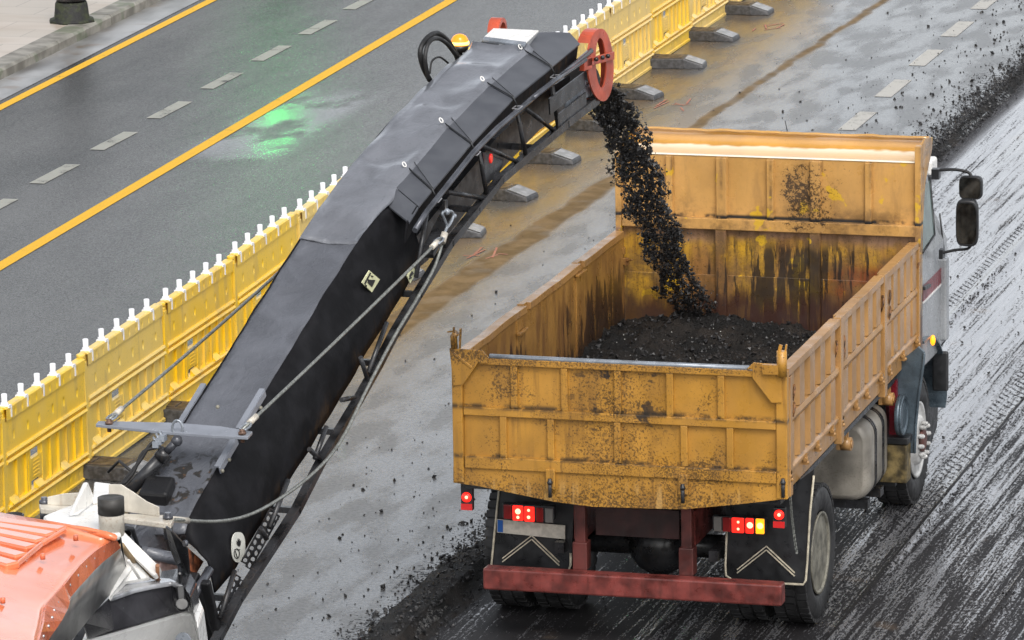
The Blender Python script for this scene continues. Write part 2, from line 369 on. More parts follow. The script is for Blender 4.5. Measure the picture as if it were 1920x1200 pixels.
M = {}
M['road'] = road_mat(); M['milled'] = milled_mat()
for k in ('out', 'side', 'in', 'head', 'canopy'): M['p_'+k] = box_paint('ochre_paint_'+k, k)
M['rubber'] = plain('tyre_rubber', (.022, .022, .023), .55, bump=.3, grime=.0, var=.3)
M['tar'] = plain('tar_black', (.010, .010, .011), .35, bump=.4, bs=40)
M['black'] = plain('black_plastic', (.02, .021, .023), .35, var=.3)
M['blackpaint'] = plain('black_steel', (.028, .029, .032), .3, var=.4, grime=.3, gcol=(.12, .08, .05))
M['greysteel'] = plain('grey_steel', (.30, .33, .37), .28, metal=.3, var=.15, grime=.3)
M['bright'] = plain('bright_steel', (.6, .6, .62), .3, metal=.7, var=.1, grime=.2)
M['white'] = plain('white_paint', (.80, .79, .76), .3, var=.05, grime=.35, gcol=(.25, .20, .14))
M['cream'] = plain('dirty_white_paint', (.62, .58, .50), .4, var=.12, grime=.6, gcol=(.25, .14, .06))
M['silver'] = plain('silver_paint', (.36, .375, .39), .3, metal=.3, var=.06, grime=.08)
M['bluegrey'] = plain('blue_grey_fender', (.09, .12, .145), .28, metal=.3, var=.2, grime=.2)
M['redframe'] = plain('red_oxide', (.17, .038, .032), .35, var=.3, grime=.7, vs=8, gcol=(.05, .018, .014))
M['darkred'] = plain('shaded_red_oxide', (.035, .009, .008), .5, var=.3, grime=.6)  # frame red with the shade under the truck put into its colour
M['darkred2'] = plain('half_shaded_red_oxide', (.10, .024, .02), .45, var=.3, grime=.7)  # same red, less of the underside shade put into its colour
M['hubred'] = plain('dusty_red_hub', (.13, .05, .04), .5, var=.3, grime=.6, gcol=(.10, .085, .065))
M['maroon'] = plain('maroon_stripe', (.17, .012, .02), .3, var=.1)
M['tank'] = plain('dusty_tank', (.27, .25, .215), .42, metal=.15, var=.22, vs=4, grime=.5, gcol=(.09, .075, .05), bump=.1)
M['rim'] = plain('dusty_rim', (.19, .18, .145), .5, var=.25, vs=9, grime=.6)
M['rimw'] = plain('pale_rim', (.5, .5, .49), .38, var=.2, vs=7, grime=.5)
M['rubbersheet'] = None
M['orange'] = plain('orange_guard', (.50, .085, .04), .35, var=.15, grime=.25, gcol=(.2, .03, .015))
M['amber_off'] = plain('amber', (.7, .22, .01), .2, var=.1)
M['glassy'] = plain('mirror_glass', (.05, .055, .055), .06, metal=.7, var=.4, vs=9)
M['window'] = plain('window_glass', (.10, .16, .145), .05, var=.2, spec=1.0)
M['wire'] = plain('steel_wire', (.28, .29, .27), .4, metal=.5, var=.2, vs=60)
M['plate'] = plain('blank_plate', (.50, .47, .40), .5, var=.1, vs=25, grime=.25)
M['blue'] = plain('blue_strip', (.01, .09, .34), .4, var=.05)
M['ivory'] = plain('ivory_trim', (.52, .47, .36), .5, var=.15, vs=20)
M['sticker'] = plain('pale_yellow_sticker', (.70, .70, .44), .5, var=.06, grime=.2)
M['redlens'] = plain('red_lens_off', (.20, .012, .012), .15, var=.1)
M['greylens'] = plain('grey_lens_off', (.16, .15, .14), .2, var=.1)
def emis(name, col, st):
    g = G(name); m = g.out(col, .2); g.b.inputs['Emission Color'].default_value = (*col, 1); g.b.inputs['Emission Strength'].default_value = st; return m
M['redlit'] = emis('red_lens_lit', (1, .02, .012), 1.1); M['hot'] = emis('red_lens_bulb', (1, .28, .16), 3.0)
M['amberlit'] = emis('amber_lens_lit', (1, .33, .01), 1.2); M['amberhot'] = emis('amber_lens_bulb', (1, .72, .12), 3.0)
M['reddull'] = emis('red_reflector', (.5, .02, .02), .15)

# ------------------------------------------------------------------ setting
RZ = 0.08                       # the old road surface stands 8 cm above the milled lane
K = -.0219                      # the road runs almost along Y
def lx(x0, y): return x0+K*(y-20)
EDGE = -1.60
def road_sheet():
    b = MB(); ys = np.concatenate([[-400, -60, -20], np.arange(-8, 36, .12), [60, 200, 1500]])
    e = []
    for y in ys:
        n = (mn.noise(Vector((0, y*1.1, 3)))*.05+mn.noise(Vector((4, y*4.0, 3)))*.03+mn.noise(Vector((9, y*11, 3)))*.015) if -9 < y < 37 else 0
        e.append(EDGE+n)
    p = [[(-1500, y, RZ) for y in ys], [(x-.10, y, RZ) for x, y in zip(e, ys)], [(x-.03, y, RZ-.008) for x, y in zip(e, ys)], [(x+.03, y, .02) for x, y in zip(e, ys)], [(x+.06, y, -.05) for x, y in zip(e, ys)]]
    idx = [b.addv(q) for q in p]
    for a, c in zip(idx, idx[1:]):
        for i in range(len(ys)-1): b.face((a+i, c+i, c+i+1, a+i+1))
    return b
struct(road_sheet().build('road', M['road']))
g_ = MB()                        # milled lane, with real grooves and ridges near the camera
xs = np.concatenate([[-1.7], np.arange(-1.6, 6.2, .035), [9, 40, 1500]]); ys = np.concatenate([[-400, -40], np.arange(-6, 24, .16), [40, 120, 1500]])
hh = {}
for j, y in enumerate(ys):
    row = []
    for x in xs:
        inr = x < 6.2 and -6.1 < y < 24
        h = 0
        if inr:
            h = .003*mn.noise(Vector((x*5, y*.25, 0)))+.0008*mn.noise(Vector((x*14, y*.4, 5)))
            h += .02*math.exp(-((x-.12)/.035)**2)+.022*math.exp(-((x-1.41)/.025)**2)-.014*math.exp(-((x-1.22)/.13)**2)-.014*math.exp(-((x+1.05)/.15)**2)
            h += .02*math.exp(-((x-2.47)/.03)**2)
        row.append((x, y, h))
    g_.addv(row)
n = len(xs)
for j in range(len(ys)-1):
    for i in range(n-1): g_.face((j*n+i, j*n+i+1, (j+1)*n+i+1, (j+1)*n+i), True)
struct(g_.build('milled_lane', M['milled']))

def strip(x0, x1, y0, y1, z, name, mat, seg=1.0):
    b = MB(); ys = np.arange(y0, y1+seg, seg); a = b.addv([(lx(x0, y), y, z) for y in ys]); c = b.addv([(lx(x1, y), y, z) for y in ys])
    for i in range(len(ys)-1): b.face((a+i, c+i, c+i+1, a+i+1))
    return b.build(name, mat, recalc=False)
def paintmat(name, col, wear):
    g = G(name); n = g.noise(45, 4, rough=.8)
    c = g.mix(g.ramp(n, .3, .75), tuple(k*.8 for k in col), col); m = g.ramp(g.add(g.mul(n, .5), g.mul(g.noise(5, 4), .5)), wear, wear+.1)
    c = g.mix(m, c, (.05, .05, .052)); return g.out(c, .6, bump=n, strength=.4, dist=.003, spec=.25)
M['yellowline'] = paintmat('yellow_line', (.82, .46, .018), .60); M['whiteline'] = paintmat('worn_white_line', (.36, .36, .32), .535)
M['whiteline2'] = paintmat('pale_line', (.50, .49, .455), .54)
struct(strip(-12.71, -12.58, -20, 80, RZ+.004, 'yellow_edge_marking', M['yellowline']))
struct(strip(-9.65, -9.50, -20, 80, RZ+.004, 'yellow_centre_marking', M['yellowline']))
def dashes(x0, y0, per, ln, wd, k0, k1, mat, name):
    b = MB()
    for k in range(k0, k1):
        y = y0+per*k; q = [(lx(x0, y)+sx*wd/2, y+sy*ln/2+sx*.0, RZ+.004) for sx, sy in ((-1, -1), (1, -1), (1, 1), (-1, 1))]
        a = b.addv(q); b.face(range(a, a+4))
    return struct(b.build(name, mat))
dashes(-10.66, 16.45, 1.965, 1.1, .17, -6, 14, M['whiteline'], 'lane_dash_marking')
dashes(-7.05, 6.4, 1.965, 1.1, .17, -4, 3, M['whiteline'], 'turn_lane_dash_marking')
dashes(-2.80, 21.1, 2.13, 1.15, .2, -2, 9, M['whiteline2'], 'closed_lane_dash_marking')
# pavement on the far side: gutter, kerb, flagstones
g = G('gutter_concrete'); gn = g.noise(1.8, 5, g.vec((1, .5, 1))); c = g.mix(g.ramp(gn, .3, .7), (.10, .095, .09), (.30, .30, .30)); c = g.mix(g.mul(g.ramp(g.noise(3, 4), .55, .7), .6), c, (.14, .09, .05))
M['gutter'] = g.out(c, .35, bump=g.noise(60, 3), strength=.2, dist=.003)
g = G('kerb_stone'); c = g.mix(g.ramp(g.noise(4, 5), .3, .7), (.15, .14, .12), (.30, .285, .25)); c = g.mix(g.mul(g.ramp(g.noise(2.2, 4), .56, .66), .55), c, (.09, .12, .06))
M['kerb'] = g.out(c, .6, bump=g.noise(50, 4), strength=.3, dist=.004)
g = G('wet_flagstones'); br = g.t.nodes.new('ShaderNodeTexBrick'); g.t.links.new(g.vec((1, 1, 1)), br.inputs[0])
br.inputs['Scale'].default_value = 1; br.inputs['Brick Width'].default_value = .9; br.inputs['Row Height'].default_value = .55; br.inputs['Mortar Size'].default_value = .006
br.inputs['Color1'].default_value = (.47, .41, .35, 1); br.inputs['Color2'].default_value = (.40, .35, .29, 1); br.inputs['Mortar'].default_value = (.22, .19, .16, 1)
c = g.mix(g.mul(g.ramp(g.noise(1.4, 5, g.vec((.5, 1.4, 1))), .4, .7), .55), br.outputs[0], (.33, .25, .18)); M['flags'] = g.out(c, .4, bump=g.noise(40, 3), strength=.15, dist=.003)
struct(strip(-13.28, -12.80, -20, 90, RZ+.004, 'gutter', M['gutter']))
b = MB(); ysk = np.arange(-20, 92, 1.0)
for a in ysk:
    j = .004*math.sin(a*7.3)
    b.prism([(lx(-13.56, a), a, RZ-.05), (lx(-13.56, a), a, RZ+.135), (lx(-13.31, a), a, RZ+.13+j), (lx(-13.28, a), a, RZ+.10+j), (lx(-13.28, a), a, RZ-.05)], (lx(0, a+.99)-lx(0, a), .99, 0))
struct(b.build('kerb', M['kerb']))
b = MB(); q = b.addv([(-1500, -300, RZ+.13), (lx(-13.555, -300), -300, RZ+.13), (lx(-13.555, 900), 900, RZ+.13), (-1500, 900, RZ+.13)]); b.face((q, q+1, q+2, q+3))
struct(b.build('pavement', M['flags']))
# sprayed red survey marks, thin paint on the road
g = G('red_spray_paint'); c = g.mix(g.ramp(g.noise(60, 3), .4, .6), (.55, .16, .10), (.24, .16, .12)); M['spray'] = g.out(c, .5)
b = MB()
for (cx, cy) in [(-4.82, 13.4), (-5.25, 27.2), (-5.1, 21.7)]:
    for k in range(6):
        a = random.uniform(0, 3.1); l = random.uniform(.05, .13); px, py = cx+random.uniform(-.18, .18), cy+random.uniform(-.3, .3)
        dx, dy = math.cos(a)*l, math.sin(a)*l*2; nx, ny = -.011*math.sin(a), .011*math.cos(a)
        q = b.addv([(px-dx+nx, py-dy+ny, RZ+.004+k*.0004), (px+dx+nx, py+dy+ny, RZ+.004+k*.0004), (px+dx-nx, py+dy-ny, RZ+.004+k*.0004), (px-dx-nx, py-dy-ny, RZ+.004+k*.0004)]); b.face(range(q, q+4))
struct(b.build('survey_marking', M['spray']))

# ------------------------------------------------------------------ loose chunks (stuff)
def chunks(b, P, S, stretch=1.0):
    """irregular octahedral lumps of tar-coated stone"""
    base = np.array([(1, 0, 0), (-1, 0, 0), (0, 1, 0), (0, -1, 0), (0, 0, 1), (0, 0, -1)], float)
    fc = [(0, 2, 4), (2, 1, 4), (1, 3, 4), (3, 0, 4), (2, 0, 5), (1, 2, 5), (3, 1, 5), (0, 3, 5)]
    for p, s in zip(P, S):
        R = rng.normal(size=(3, 3)); Q, _ = np.linalg.qr(R)
        v = (base*rng.uniform(.55, 1.15, (6, 1))*np.array([1, rng.uniform(.6, 1), rng.uniform(.5, .9)]))@Q*s+np.array(p)
        k = len(b.v); b.v += [tuple(t) for t in v]
        for q in fc: b.f.append((k+q[0], k+q[1], k+q[2])); b.sm.append(False)
g = G('asphalt_millings'); c = g.mix(g.ramp(g.noise(28, 3), .35, .7), (.010, .010, .011), (.035, .034, .035)); M['millings'] = g.out(c, .42, bump=g.noise(120, 3), strength=.4, dist=.004)
g = G('asphalt_heap'); c = g.mix(g.ramp(g.noise(3, 4), .4, .7), (.012, .012, .012), (.036, .030, .026)); M['heap'] = g.out(c, .6, spec=.25, bump=g.add(g.noise(45, 5, rough=.75), g.noise(140, 3)), strength=.9, dist=.02)
b = MB(); P = []; S = []
for _ in range(5200):           # windrow along the milled edge
    y = rng.uniform(-4, 32); t = abs(rng.normal(0, 1)); s_ = rng.choice([-1, 1], p=[.72, .28]); x = EDGE-.02+s_*t*((.20 if rng.uniform() < .75 else .5) if s_ < 0 else .07)
    if y < 8 and s_ < 0: x = EDGE-.02-abs(t)*.22
    z0 = RZ if x < EDGE else .0
    sz = rng.choice([.010, .016, .024, .036], p=[.5, .3, .15, .05]); P.append((x, y, z0+sz*.35)); S.append(sz)
for _ in range(1500):           # stray crumbs on the closed lane
    y = rng.uniform(-3, 32); x = -1.7-abs(rng.normal(0, 1.2)); 
    if x < -5.2: continue
    sz = rng.choice([.006, .010, .016, .026], p=[.45, .35, .16, .04]); P.append((x, y, RZ+sz*.3)); S.append(sz)
for _ in range(9000):           # grit on the bank itself
    y = rng.uniform(-3, 30); wf = 1.0 if y < 4 else max(.40, 1-(y-4)*.12); q_ = rng.normal(-.08, .14)*wf
    if not -.42 < q_ < .26: continue
    hz_ = (RZ if q_ < -.02 else max(0, RZ*(1-(q_+.02)/.06)))+max(0, 1-((q_+.08)/.28)**2)*.05
    sz = rng.choice([.008, .013, .020, .030], p=[.45, .33, .18, .04]); P.append((EDGE+q_, y, hz_+.004)); S.append(sz)
for _ in range(2600):           # crumbs on the milled lane
    y = rng.uniform(-3, 16); x = rng.uniform(-1.5, 5.5); sz = rng.choice([.006, .010, .016, .025], p=[.45, .35, .17, .03]); P.append((x, y, .006+sz*.3)); S.append(sz)
for _ in range(1500):
    y = rng.uniform(-2, 14); x = rng.choice([1.44, .16, 2.47])+rng.normal(0, .035); sz = rng.uniform(.007, .018); P.append((x, y, .012+sz*.3)); S.append(sz)
chunks(b, P, S); o = b.build('loose_millings', M['millings'], recalc=False); o['kind'] = 'stuff'; o['label'] = 'black tar crumbs scattered along the milled edge and road'; o['category'] = 'gravel'
# low bank of crumbs along the step
b = MB(); ysb = np.arange(-4, 34, .07); prof = np.linspace(-.34, .16, 12); 
for y in ysb:
    row = []; wf = 1.0 if y < 4 else max(.40, 1-(y-4)*.12)
    amp = .5+.6*mn.noise(Vector((0, y*.5, 7)))
    for q in prof:
        q = q*wf; h = max(0, 1-((q/wf+.08)/.28)**2)*.065*max(.25, amp)*wf+.03*wf*mn.noise(Vector((q*14, y*7, 1)))*(1-abs(q/wf+.08)/.34)
        ground = RZ if q < -.02 else max(0, RZ*(1-(q+.02)/.06))
        row.append((EDGE+q+.03*mn.noise(Vector((q, y*1.3, 2))), y, ground+h-.012))
    b.addv(row)
for j in range(len(ysb)-1):
    for i in range(11): b.face((j*12+i, j*12+i+1, (j+1)*12+i+1, (j+1)*12+i), True)
o = b.build('crumb_bank', M['heap']); o['kind'] = 'stuff'; o['label'] = 'dark bank of crumbs heaped on the step of the milled edge'; o['category'] = 'gravel'

# ------------------------------------------------------------------ barriers
def plastic(name):
    g = G(name); oi = g.t.nodes.new('ShaderNodeObjectInfo'); rv = g.t.nodes.new('ShaderNodeVectorMath'); rv.operation = 'ADD'; cb = g.t.nodes.new('ShaderNodeCombineXYZ'); r30 = g.mul(oi.outputs['Random'], 40.0)
    for q_ in range(3): g.t.links.new(r30, cb.inputs[q_])
    g.t.links.new(g.co(), rv.inputs[0]); g.t.links.new(cb.outputs[0], rv.inputs[1]); g._c = rv.outputs[0]
    n = g.noise(3, 4)
    c = g.mix(g.mul(g.ramp(n, .35, .85), .35), oi.outputs['Color'], (.78, .58, .24)); c = g.mix(g.mul(g.ramp(g.noise(40, 3), .6, .72), .18), c, (.3, .2, .08))
    c = g.mix(g.mul(g.ramp(g.noise(6, 4, g.vec((1, 1, .3))), .54, .70), .35), c, (.36, .26, .12))
    c = g.mix(g.mul(g.ramp(g.noise(55, 4, rough=.8), .60, .66), g.ramp(g.noise(2, 3), .4, .6)), c, (.25, .17, .07))
    return g.out(c, .34, coat=.1)
M['yplastic'] = plastic('yellow_plastic'); M['whitecap'] = plain('white_reflector', (.82, .82, .84), .35, var=.04, vs=30)
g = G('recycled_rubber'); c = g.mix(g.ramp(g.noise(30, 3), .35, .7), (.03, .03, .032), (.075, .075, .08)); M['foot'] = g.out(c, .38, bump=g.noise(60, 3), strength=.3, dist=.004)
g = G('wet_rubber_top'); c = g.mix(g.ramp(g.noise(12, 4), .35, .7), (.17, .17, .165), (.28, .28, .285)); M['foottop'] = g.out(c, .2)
M['mudtop'] = plain('muddy_rubber', (.11, .08, .05), .5, var=.3, vs=10, bump=.5)

def barrier(loc):
    t = thing('construction_barrier', 'x', 'barrier', loc, 'yellow barriers closing off the lane', local=True)
    b = MB()
    def relief(y0, y1, z0, z1, xf, dims, rx=.016, rz=.036, depth=.022, step=.012):   # front face with pressed-in oval dimples
        ny, nz = max(2, int((y1-y0)/step)), max(2, int((z1-z0)/step)); k = b.addv([(xf-depth*max([0]+[max(0, 1-((y-dy)/rx)**2-((z-dz)/(rz))**2)**.5 if abs(y-dy) < rx and abs(z-dz) < rz and ((y-dy)/rx)**2+((z-dz)/rz)**2 < 1 else 0 for dy, dz in dims]), y, z)
            for z in np.linspace(z0, z1, nz) for y in np.linspace(y0, y1, ny)])
        for j in range(nz-1):
            for i in range(ny-1): b.face((k+j*ny+i, k+j*ny+i+1, k+(j+1)*ny+i+1, k+(j+1)*ny+i), True)
    # top rail
    relief(.07, 1.97, .89, .985, .040, [(.28+.165*k, .935) for k in range(10)], .014, .024, .016)
    b.prism([(.0402, .07, .984), (.0402, .07, .987), (.030, .07, .998), (-.03, .07, .998), (-.04, .07, .985), (-.04, .07, .885), (.018, .07, .885), (.018, .07, .984)], (0, 1.90, 0))
    b.box(-.02, .012, .06, 1.97, .63, .885); relief(.06, 1.97, .632, .884, .028, [(.26+.30*k+(.03 if k % 2 else 0), .745) for k in range(6)])
    b.box(.012, .0275, .06, .068, .63, .885); b.box(.012, .0275, 1.962, 1.97, .63, .885)
    for z0, z1, xx in ((.592, .632, .048), (.54, .578, .052), (.175, .21, .05), (.125, .158, .056)):
        zc = (z0+z1)/2; hz = (z1-z0)/2
        b.prism([(-.02, .05, z0), (xx-.012, .05, z0), (xx, .05, zc), (xx-.01, .05, z1), (-.02, .05, z1)], (0, 1.93, 0))
    b.box(-.018, .020, .05, 1.98, .575, .595); b.box(-.018, .020, .05, 1.98, .155, .178)
    segs = [(.05, .10, .03), (.13, .30, .012), (.30, .325, .032), (.345, .52, .012), (.52, .545, .032), (.575, .62, .03), (.90, .95, .03), (.95, 1.10, .012), (1.10, 1.13, .032), (1.13, 1.30, .012), (1.30, 1.33, .032), (1.33, 1.50, .012), (1.50, 1.53, .032), (1.53, 1.70, .012), (1.70, 1.73, .032), (1.76, 1.90, .012), (1.90, 1.98, .03)]
    for y0, y1, xf in segs: b.box(-.012, xf, y0, y1, .205, .545)
    b.box(-.012, .026, .62, .90, .275, .455)
    for k in range(5): b.box(.025, .031, .69, .83, .30+k*.03, .309+k*.03)
    for k in (0.13, .72, 1.33): b.prism([(.012, k, .205), (.06, k, .205), (.012, k, .255)], (0, .16, 0))
    b.box(-.02, .016, .05, 1.98, .0, .13)
    relief(.05, 1.98, .018, .13, .034, [(.24+.11*k+(.18 if k > 3 else 0)+(.25 if k > 7 else 0), .08) for k in range(12)], .010, .024, .014)
    b.prism([(.0, .05, -.012), (.05, .05, -.012), (.05, .05, .014), (.03, .05, .022), (.0, .05, .022)], (0, 1.93, 0))
    board = b.build('board', M['yplastic'], t)
    p = MB(); p.box(-.035, .038, -.022, .046, .0, .93); p.lathe((0, .012, 0), [(.92, .034), (.955, .034), (.957, .028), (.968, .028), (.97, .037), (.995, .037), (1.0, .030)], 16, 'Z')
    post = p.build('post', M['yplastic'], t, .006)
    caps = []
    for k in range(5):
        y = .16+.385*k; c = MB(); c.lathe((-.005, y, 0), [(.99, .033), (1.022, .031), (1.024, .022), (1.09, .0245), (1.094, .020)], 14, 'Z')
        c.box(-.042, .044, y-.034, y+.034, .985, 1.004); c.box(.0405, .046, y+.012, y+.036, .905, .99)
        caps.append(c.build('reflector', M['whitecap'], t))
    return t
def copy_tree(o, parent=None):
    c = o.copy(); SC.collection.objects.link(c); c.parent = parent
    for ch in list(o.children): copy_tree(ch, c)
    return c
ORD = ['leftmost', 'second', 'third', 'fourth', 'fifth', 'sixth', 'seventh', 'eighth', 'ninth', 'tenth', 'eleventh', 'twelfth', 'thirteenth', 'fourteenth', 'fifteenth', 'sixteenth', 'seventeenth']
def fx(y): return -5.60-.020*(y-3.9)
def foot(loc):
    t = thing('barrier_foot', 'x', 'barrier foot', loc, 'black rubber feet under the barriers', local=True)
    b = MB(); hw = .19; L0, L1 = -.45, .62
    b.loft([[(L0, -hw*.8, 0), (L0, hw*.8, 0), (L0, hw*.72, .03), (L0, -hw*.72, .03)], [(L0+.14, -hw, 0), (L0+.14, hw, 0), (L0+.16, hw*.93, .115), (L0+.16, -hw*.93, .115)],
            [(L1-.22, -hw, 0), (L1-.22, hw, 0), (L1-.24, hw*.93, .118), (L1-.24, -hw*.93, .118)], [(L1, -hw*.85, 0), (L1, hw*.85, 0), (L1-.01, hw*.80, .045), (L1-.01, -hw*.80, .045)]])
    b.build('base_block', M['foot'], t, .008)
    c = MB(); dx = Vector((.205, 0, -.065)); dn = Vector((.065, 0, .205)).normalized()*.006; s0 = Vector((L1-.225, 0, .116))
    for y0, y1 in ((-.148, -.128), (.128, .148)): c.prism([s0+Vector((0, y0, 0)), s0+Vector((0, y1, 0)), s0+dx+Vector((0, y1*.92, 0)), s0+dx+Vector((0, y0*.92, 0))], dn)
    c.prism([s0+Vector((.0, -.128, 0)), s0+Vector((0, .128, 0)), s0+dx+Vector((0, .118, 0)), s0+dx+Vector((0, -.118, 0))], dn*.6)
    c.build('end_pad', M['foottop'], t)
    d = MB(); d.box(L0+.18, L1-.27, -.12, .12, .115, .124); d.box(-.06, .06, -.10, .10, .124, .135); d.build('top_tray', M['mudtop'], t, .004)
    return t
proto = None; fproto = None
YB = [1.93+2.025*k for k in range(-1, 16)]
tones = [(.88, .55, .02), (.90, .58, .02), (.80, .56, .10), (.90, .56, .012), (.88, .57, .02), (.82, .59, .15), (.88, .55, .02), (.86, .58, .06)]
for i, y in enumerate(YB):
    loc = (fx(y), y, RZ+.02)
    if proto is None: proto = t = barrier(loc)
    else: t = copy_tree(proto); t.location = loc
    a = math.atan(.020)+random.uniform(-.011, .011); t.rotation_euler = (random.uniform(-.012, .012), random.uniform(-.03, .03), a)
    tone = tones[i % 8] if i < 9 else (.80, .56, .15) if i % 3 else (.84, .55, .06)
    t['label'] = f'yellow plastic road barrier with white reflectors, {ORD[i]} along the row from the left'
    for ch in t.children:
        if not ch.name.startswith('reflector'): ch.color = (*tone, 1)
    floc = (fx(y)+.03, y+.02, RZ)
    if fproto is None: fproto = q = foot(floc)
    else: q = copy_tree(fproto); q.location = floc
    q.rotation_euler = (0, 0, random.uniform(-.13, .13)); q.location.x += random.uniform(-.05, .05); q['label'] = f'black rubber barrier foot, {ORD[i]} from the left under the yellow row'

# ------------------------------------------------------------------ street lamp foot on the far pavement
lp = thing('street_lamp', 'dark mossy lamp post base standing on the flagstone pavement beyond the kerb', 'street lamp', PZ(135, 40, RZ+.13))
L = lp.location; g = G('mossy_stone'); c = g.mix(g.ramp(g.noise(9, 5), .4, .62), (.012, .012, .012), (.03, .036, .015)); M['moss'] = g.out(c, .7, bump=g.noise(30, 5), strength=.8, dist=.02)
b = MB(); b.lathe(L, [(0, .30), (.03, .29), (.05, .235), (.22, .215), (.25, .20)], 8, 'Z'); b.build('pedestal', M['moss'], lp)
b = MB(); b.lathe(L, [(.25, .16), (.28, .20), (.33, .20), (.36, .15), (.42, .12), (.48, .15), (.54, .14), (.60, .08), (1.2, .07), (1.3, .06), (4.2, .045)], 16, 'Z'); b.build('column', M['blackpaint'], lp)

# ------------------------------------------------------------------ green traffic light beyond the top of the picture, seen as a glow in the wet road
GP = Vector((-9.15, 19.8, RZ)); din = (GP-Vector(CAM)).normalized(); dref = Vector((din.x, din.y, -din.z)); tp = GP+dref*((3.0-RZ)/dref.z)
tl = thing('traffic_light', 'green traffic light mirrored in the wet carriageway beside the yellow line', 'traffic light', (tp.x, tp.y, RZ))
b = MB(); b.tube([(tp.x, tp.y+.15, RZ), (tp.x, tp.y+.15, 3.8)], .06, 12); b.build('pole', M['blackpaint'], tl)
b = MB(); b.box(tp.x-.16, tp.x+.16, tp.y, tp.y+.12, 2.8, 3.75); b.build('housing', M['black'], tl, .03)
b = MB(); b.lathe((tp.x, tp.y-.02, 3.0), [(-.01, .13), (.0, .13), (.015, .11)], 20, 'Y'); b.build('green_lens', emis('green_lens_lit', (.0, 1, .12), 45), tl)
for z, k in ((3.28, 'amber_off'), (3.56, 'redlens')):
    b = MB(); b.lathe((tp.x, tp.y-.02, z), [(-.01, .10), (.0, .10), (.015, .09)], 20, 'Y'); b.build('lens', M[k], tl)

# ------------------------------------------------------------------ the tipper truck
T = thing('dump_truck', 'silver cab tipper truck with dented ochre steel body standing in the milled lane', 'truck')
ZB, ZT, W_, LB, YH = 1.24, 2.165, 1.25, 4.75, 4.75
def xY(px, py, Y=0): return PY(px, py, Y).x
# tailgate
tg = MB(); tg.box(-1.17, 1.16, .034, .046, 1.36, 2.13)
gate = tg.build('tailgate', M['p_out'], T)
b = MB()
b.box(-1.17, 1.165, -.002, .05, 2.105, 2.155)                      # top rail
b.box(-1.168, 1.165, .0, .036, 1.722, 1.785); b.box(-1.166, 1.165, .001, .036, 1.325, 1.415)
b.each('tailgate_rail', M['p_out'], gate, .006)
b = MB()
for px in (963, 1057, 1157, 1255, 1351):
    x = xY(px, 730); b.box(x-.026, x+.026, .004, .036, 1.785, 2.105)
for px in (943, 1032, 1157, 1282, 1368):
    x = xY(px, 830); b.box(x-.026, x+.026, .004, .036, 1.415, 1.722)
b.each('tailgate_rib', M['p_out'], gate, .006)
b = MB()
ap = [(850, 878), (850, 905), (900, 912), (1040, 941), (1110, 950), (1200, 953), (1280, 955), (1380, 946), (1470, 936), (1470, 915)]
lp_ = [PY(x, y, .02) for x, y in ap]; lp_[0].z = lp_[-1].z = 1.33; b.prism(lp_, (0, .012, 0)); b.build('apron', M['p_out'], T)
for s in (-1, 1):
    b = MB(); x0, x1 = (-1.25, -1.172) if s < 0 else (1.168, 1.25)
    b.box(x0, x1, -.006, .075, 1.215, 2.20 if s < 0 else 2.16); b.build('corner_post', M['p_out'], T, .008)
b = MB()
b.prism([PY(x, y, -.008) for x, y in [(843, 652), (897, 656), (897, 680), (869, 721), (851, 723)]], (0, -.012, 0))
b.prism([PY(x, y, -.008) for x, y in [(897, 657), (904, 655), (916, 669), (916, 682), (897, 680)]], (0, -.009, 0))
b.bar(PY(850, 662, -.02), PY(885, 690, -.02), .02, .012, (0, 1, 0))
b.prism([PY(x, y, -.008) for x, y in [(1412, 679), (1466, 684), (1466, 755), (1447, 755), (1411, 708)]], (0, -.012, 0))
b.prism([PY(x, y, -.006) for x, y in [(1400, 692), (1412, 680), (1412, 693)]], (0, -.009, 0))
b.each('corner_gusset', M['p_out'], gate, .004)
b = MB()                                                          # hinge barrels on both top corners
c = PY(1466, 680, -.02); b.tube([c+Vector((0, 0, -.10)), c+Vector((0, 0, .085))], .037, 14); b.box(c.x-.14, c.x-.02, c.y-.03, c.y+.02, c.z-.085, c.z-.015)
b.bar(c+Vector((.025, 0, .06)), c+Vector((.035, 0, .135)), .02, .012); b.bar(c+Vector((-.03, 0, .04)), c+Vector((-.005, 0, .13)), .025, .012, (0, 1, 0))
c = PY(852, 648, -.005); b.tube([c+Vector((0, 0, -.02)), c+Vector((-.005, 0, .07)), c+Vector((.02, 0, .10))], .026, 10)
b.bar(c+Vector((.04, 0, -.02)), c+Vector((.05, 0, .13)), .022, .012); b.bar(c+Vector((-.05, 0, .10)), c+Vector((.005, 0, .11)), .016, .012); b.bar(c+Vector((-.01, 0, .06)), c+Vector((.0, 0, .14)), .02, .01)
b.each('tailgate_hinge', M['p_out'], T)
b = MB()                                                          # chain hooks under the gate
for px, py in ((1032, 895), (1281, 905)):
    c = PY(px, py, -.012); b.box(c.x-.035, c.x+.035, -.02, .02, c.z-.09, c.z+.06)
b.each('hook_bracket', M['p_out'], T, .006)
b = MB()
for px, py in ((1031, 905), (1280, 915), (1468, 905)):
    c = PY(px, py, -.03); b = MB(); b.tube([c+Vector((0, 0, .03)), c+Vector((0, 0, -.05)), c+Vector((0, .0, -.11))], .014, 8); b.ball(c, .022, 8); b.build('chain_hook', M['blackpaint'], T)
b = MB(); b.tube([(-.965, .02, 2.166), (-.3, .02, 2.163), (.3, .02, 2.164), (.97, .02, 2.166)], .019, 10); b.build('rail_highlight_tube', M['greysteel'], gate)  # wet highlight along the top rail, put in as a pale grey tube
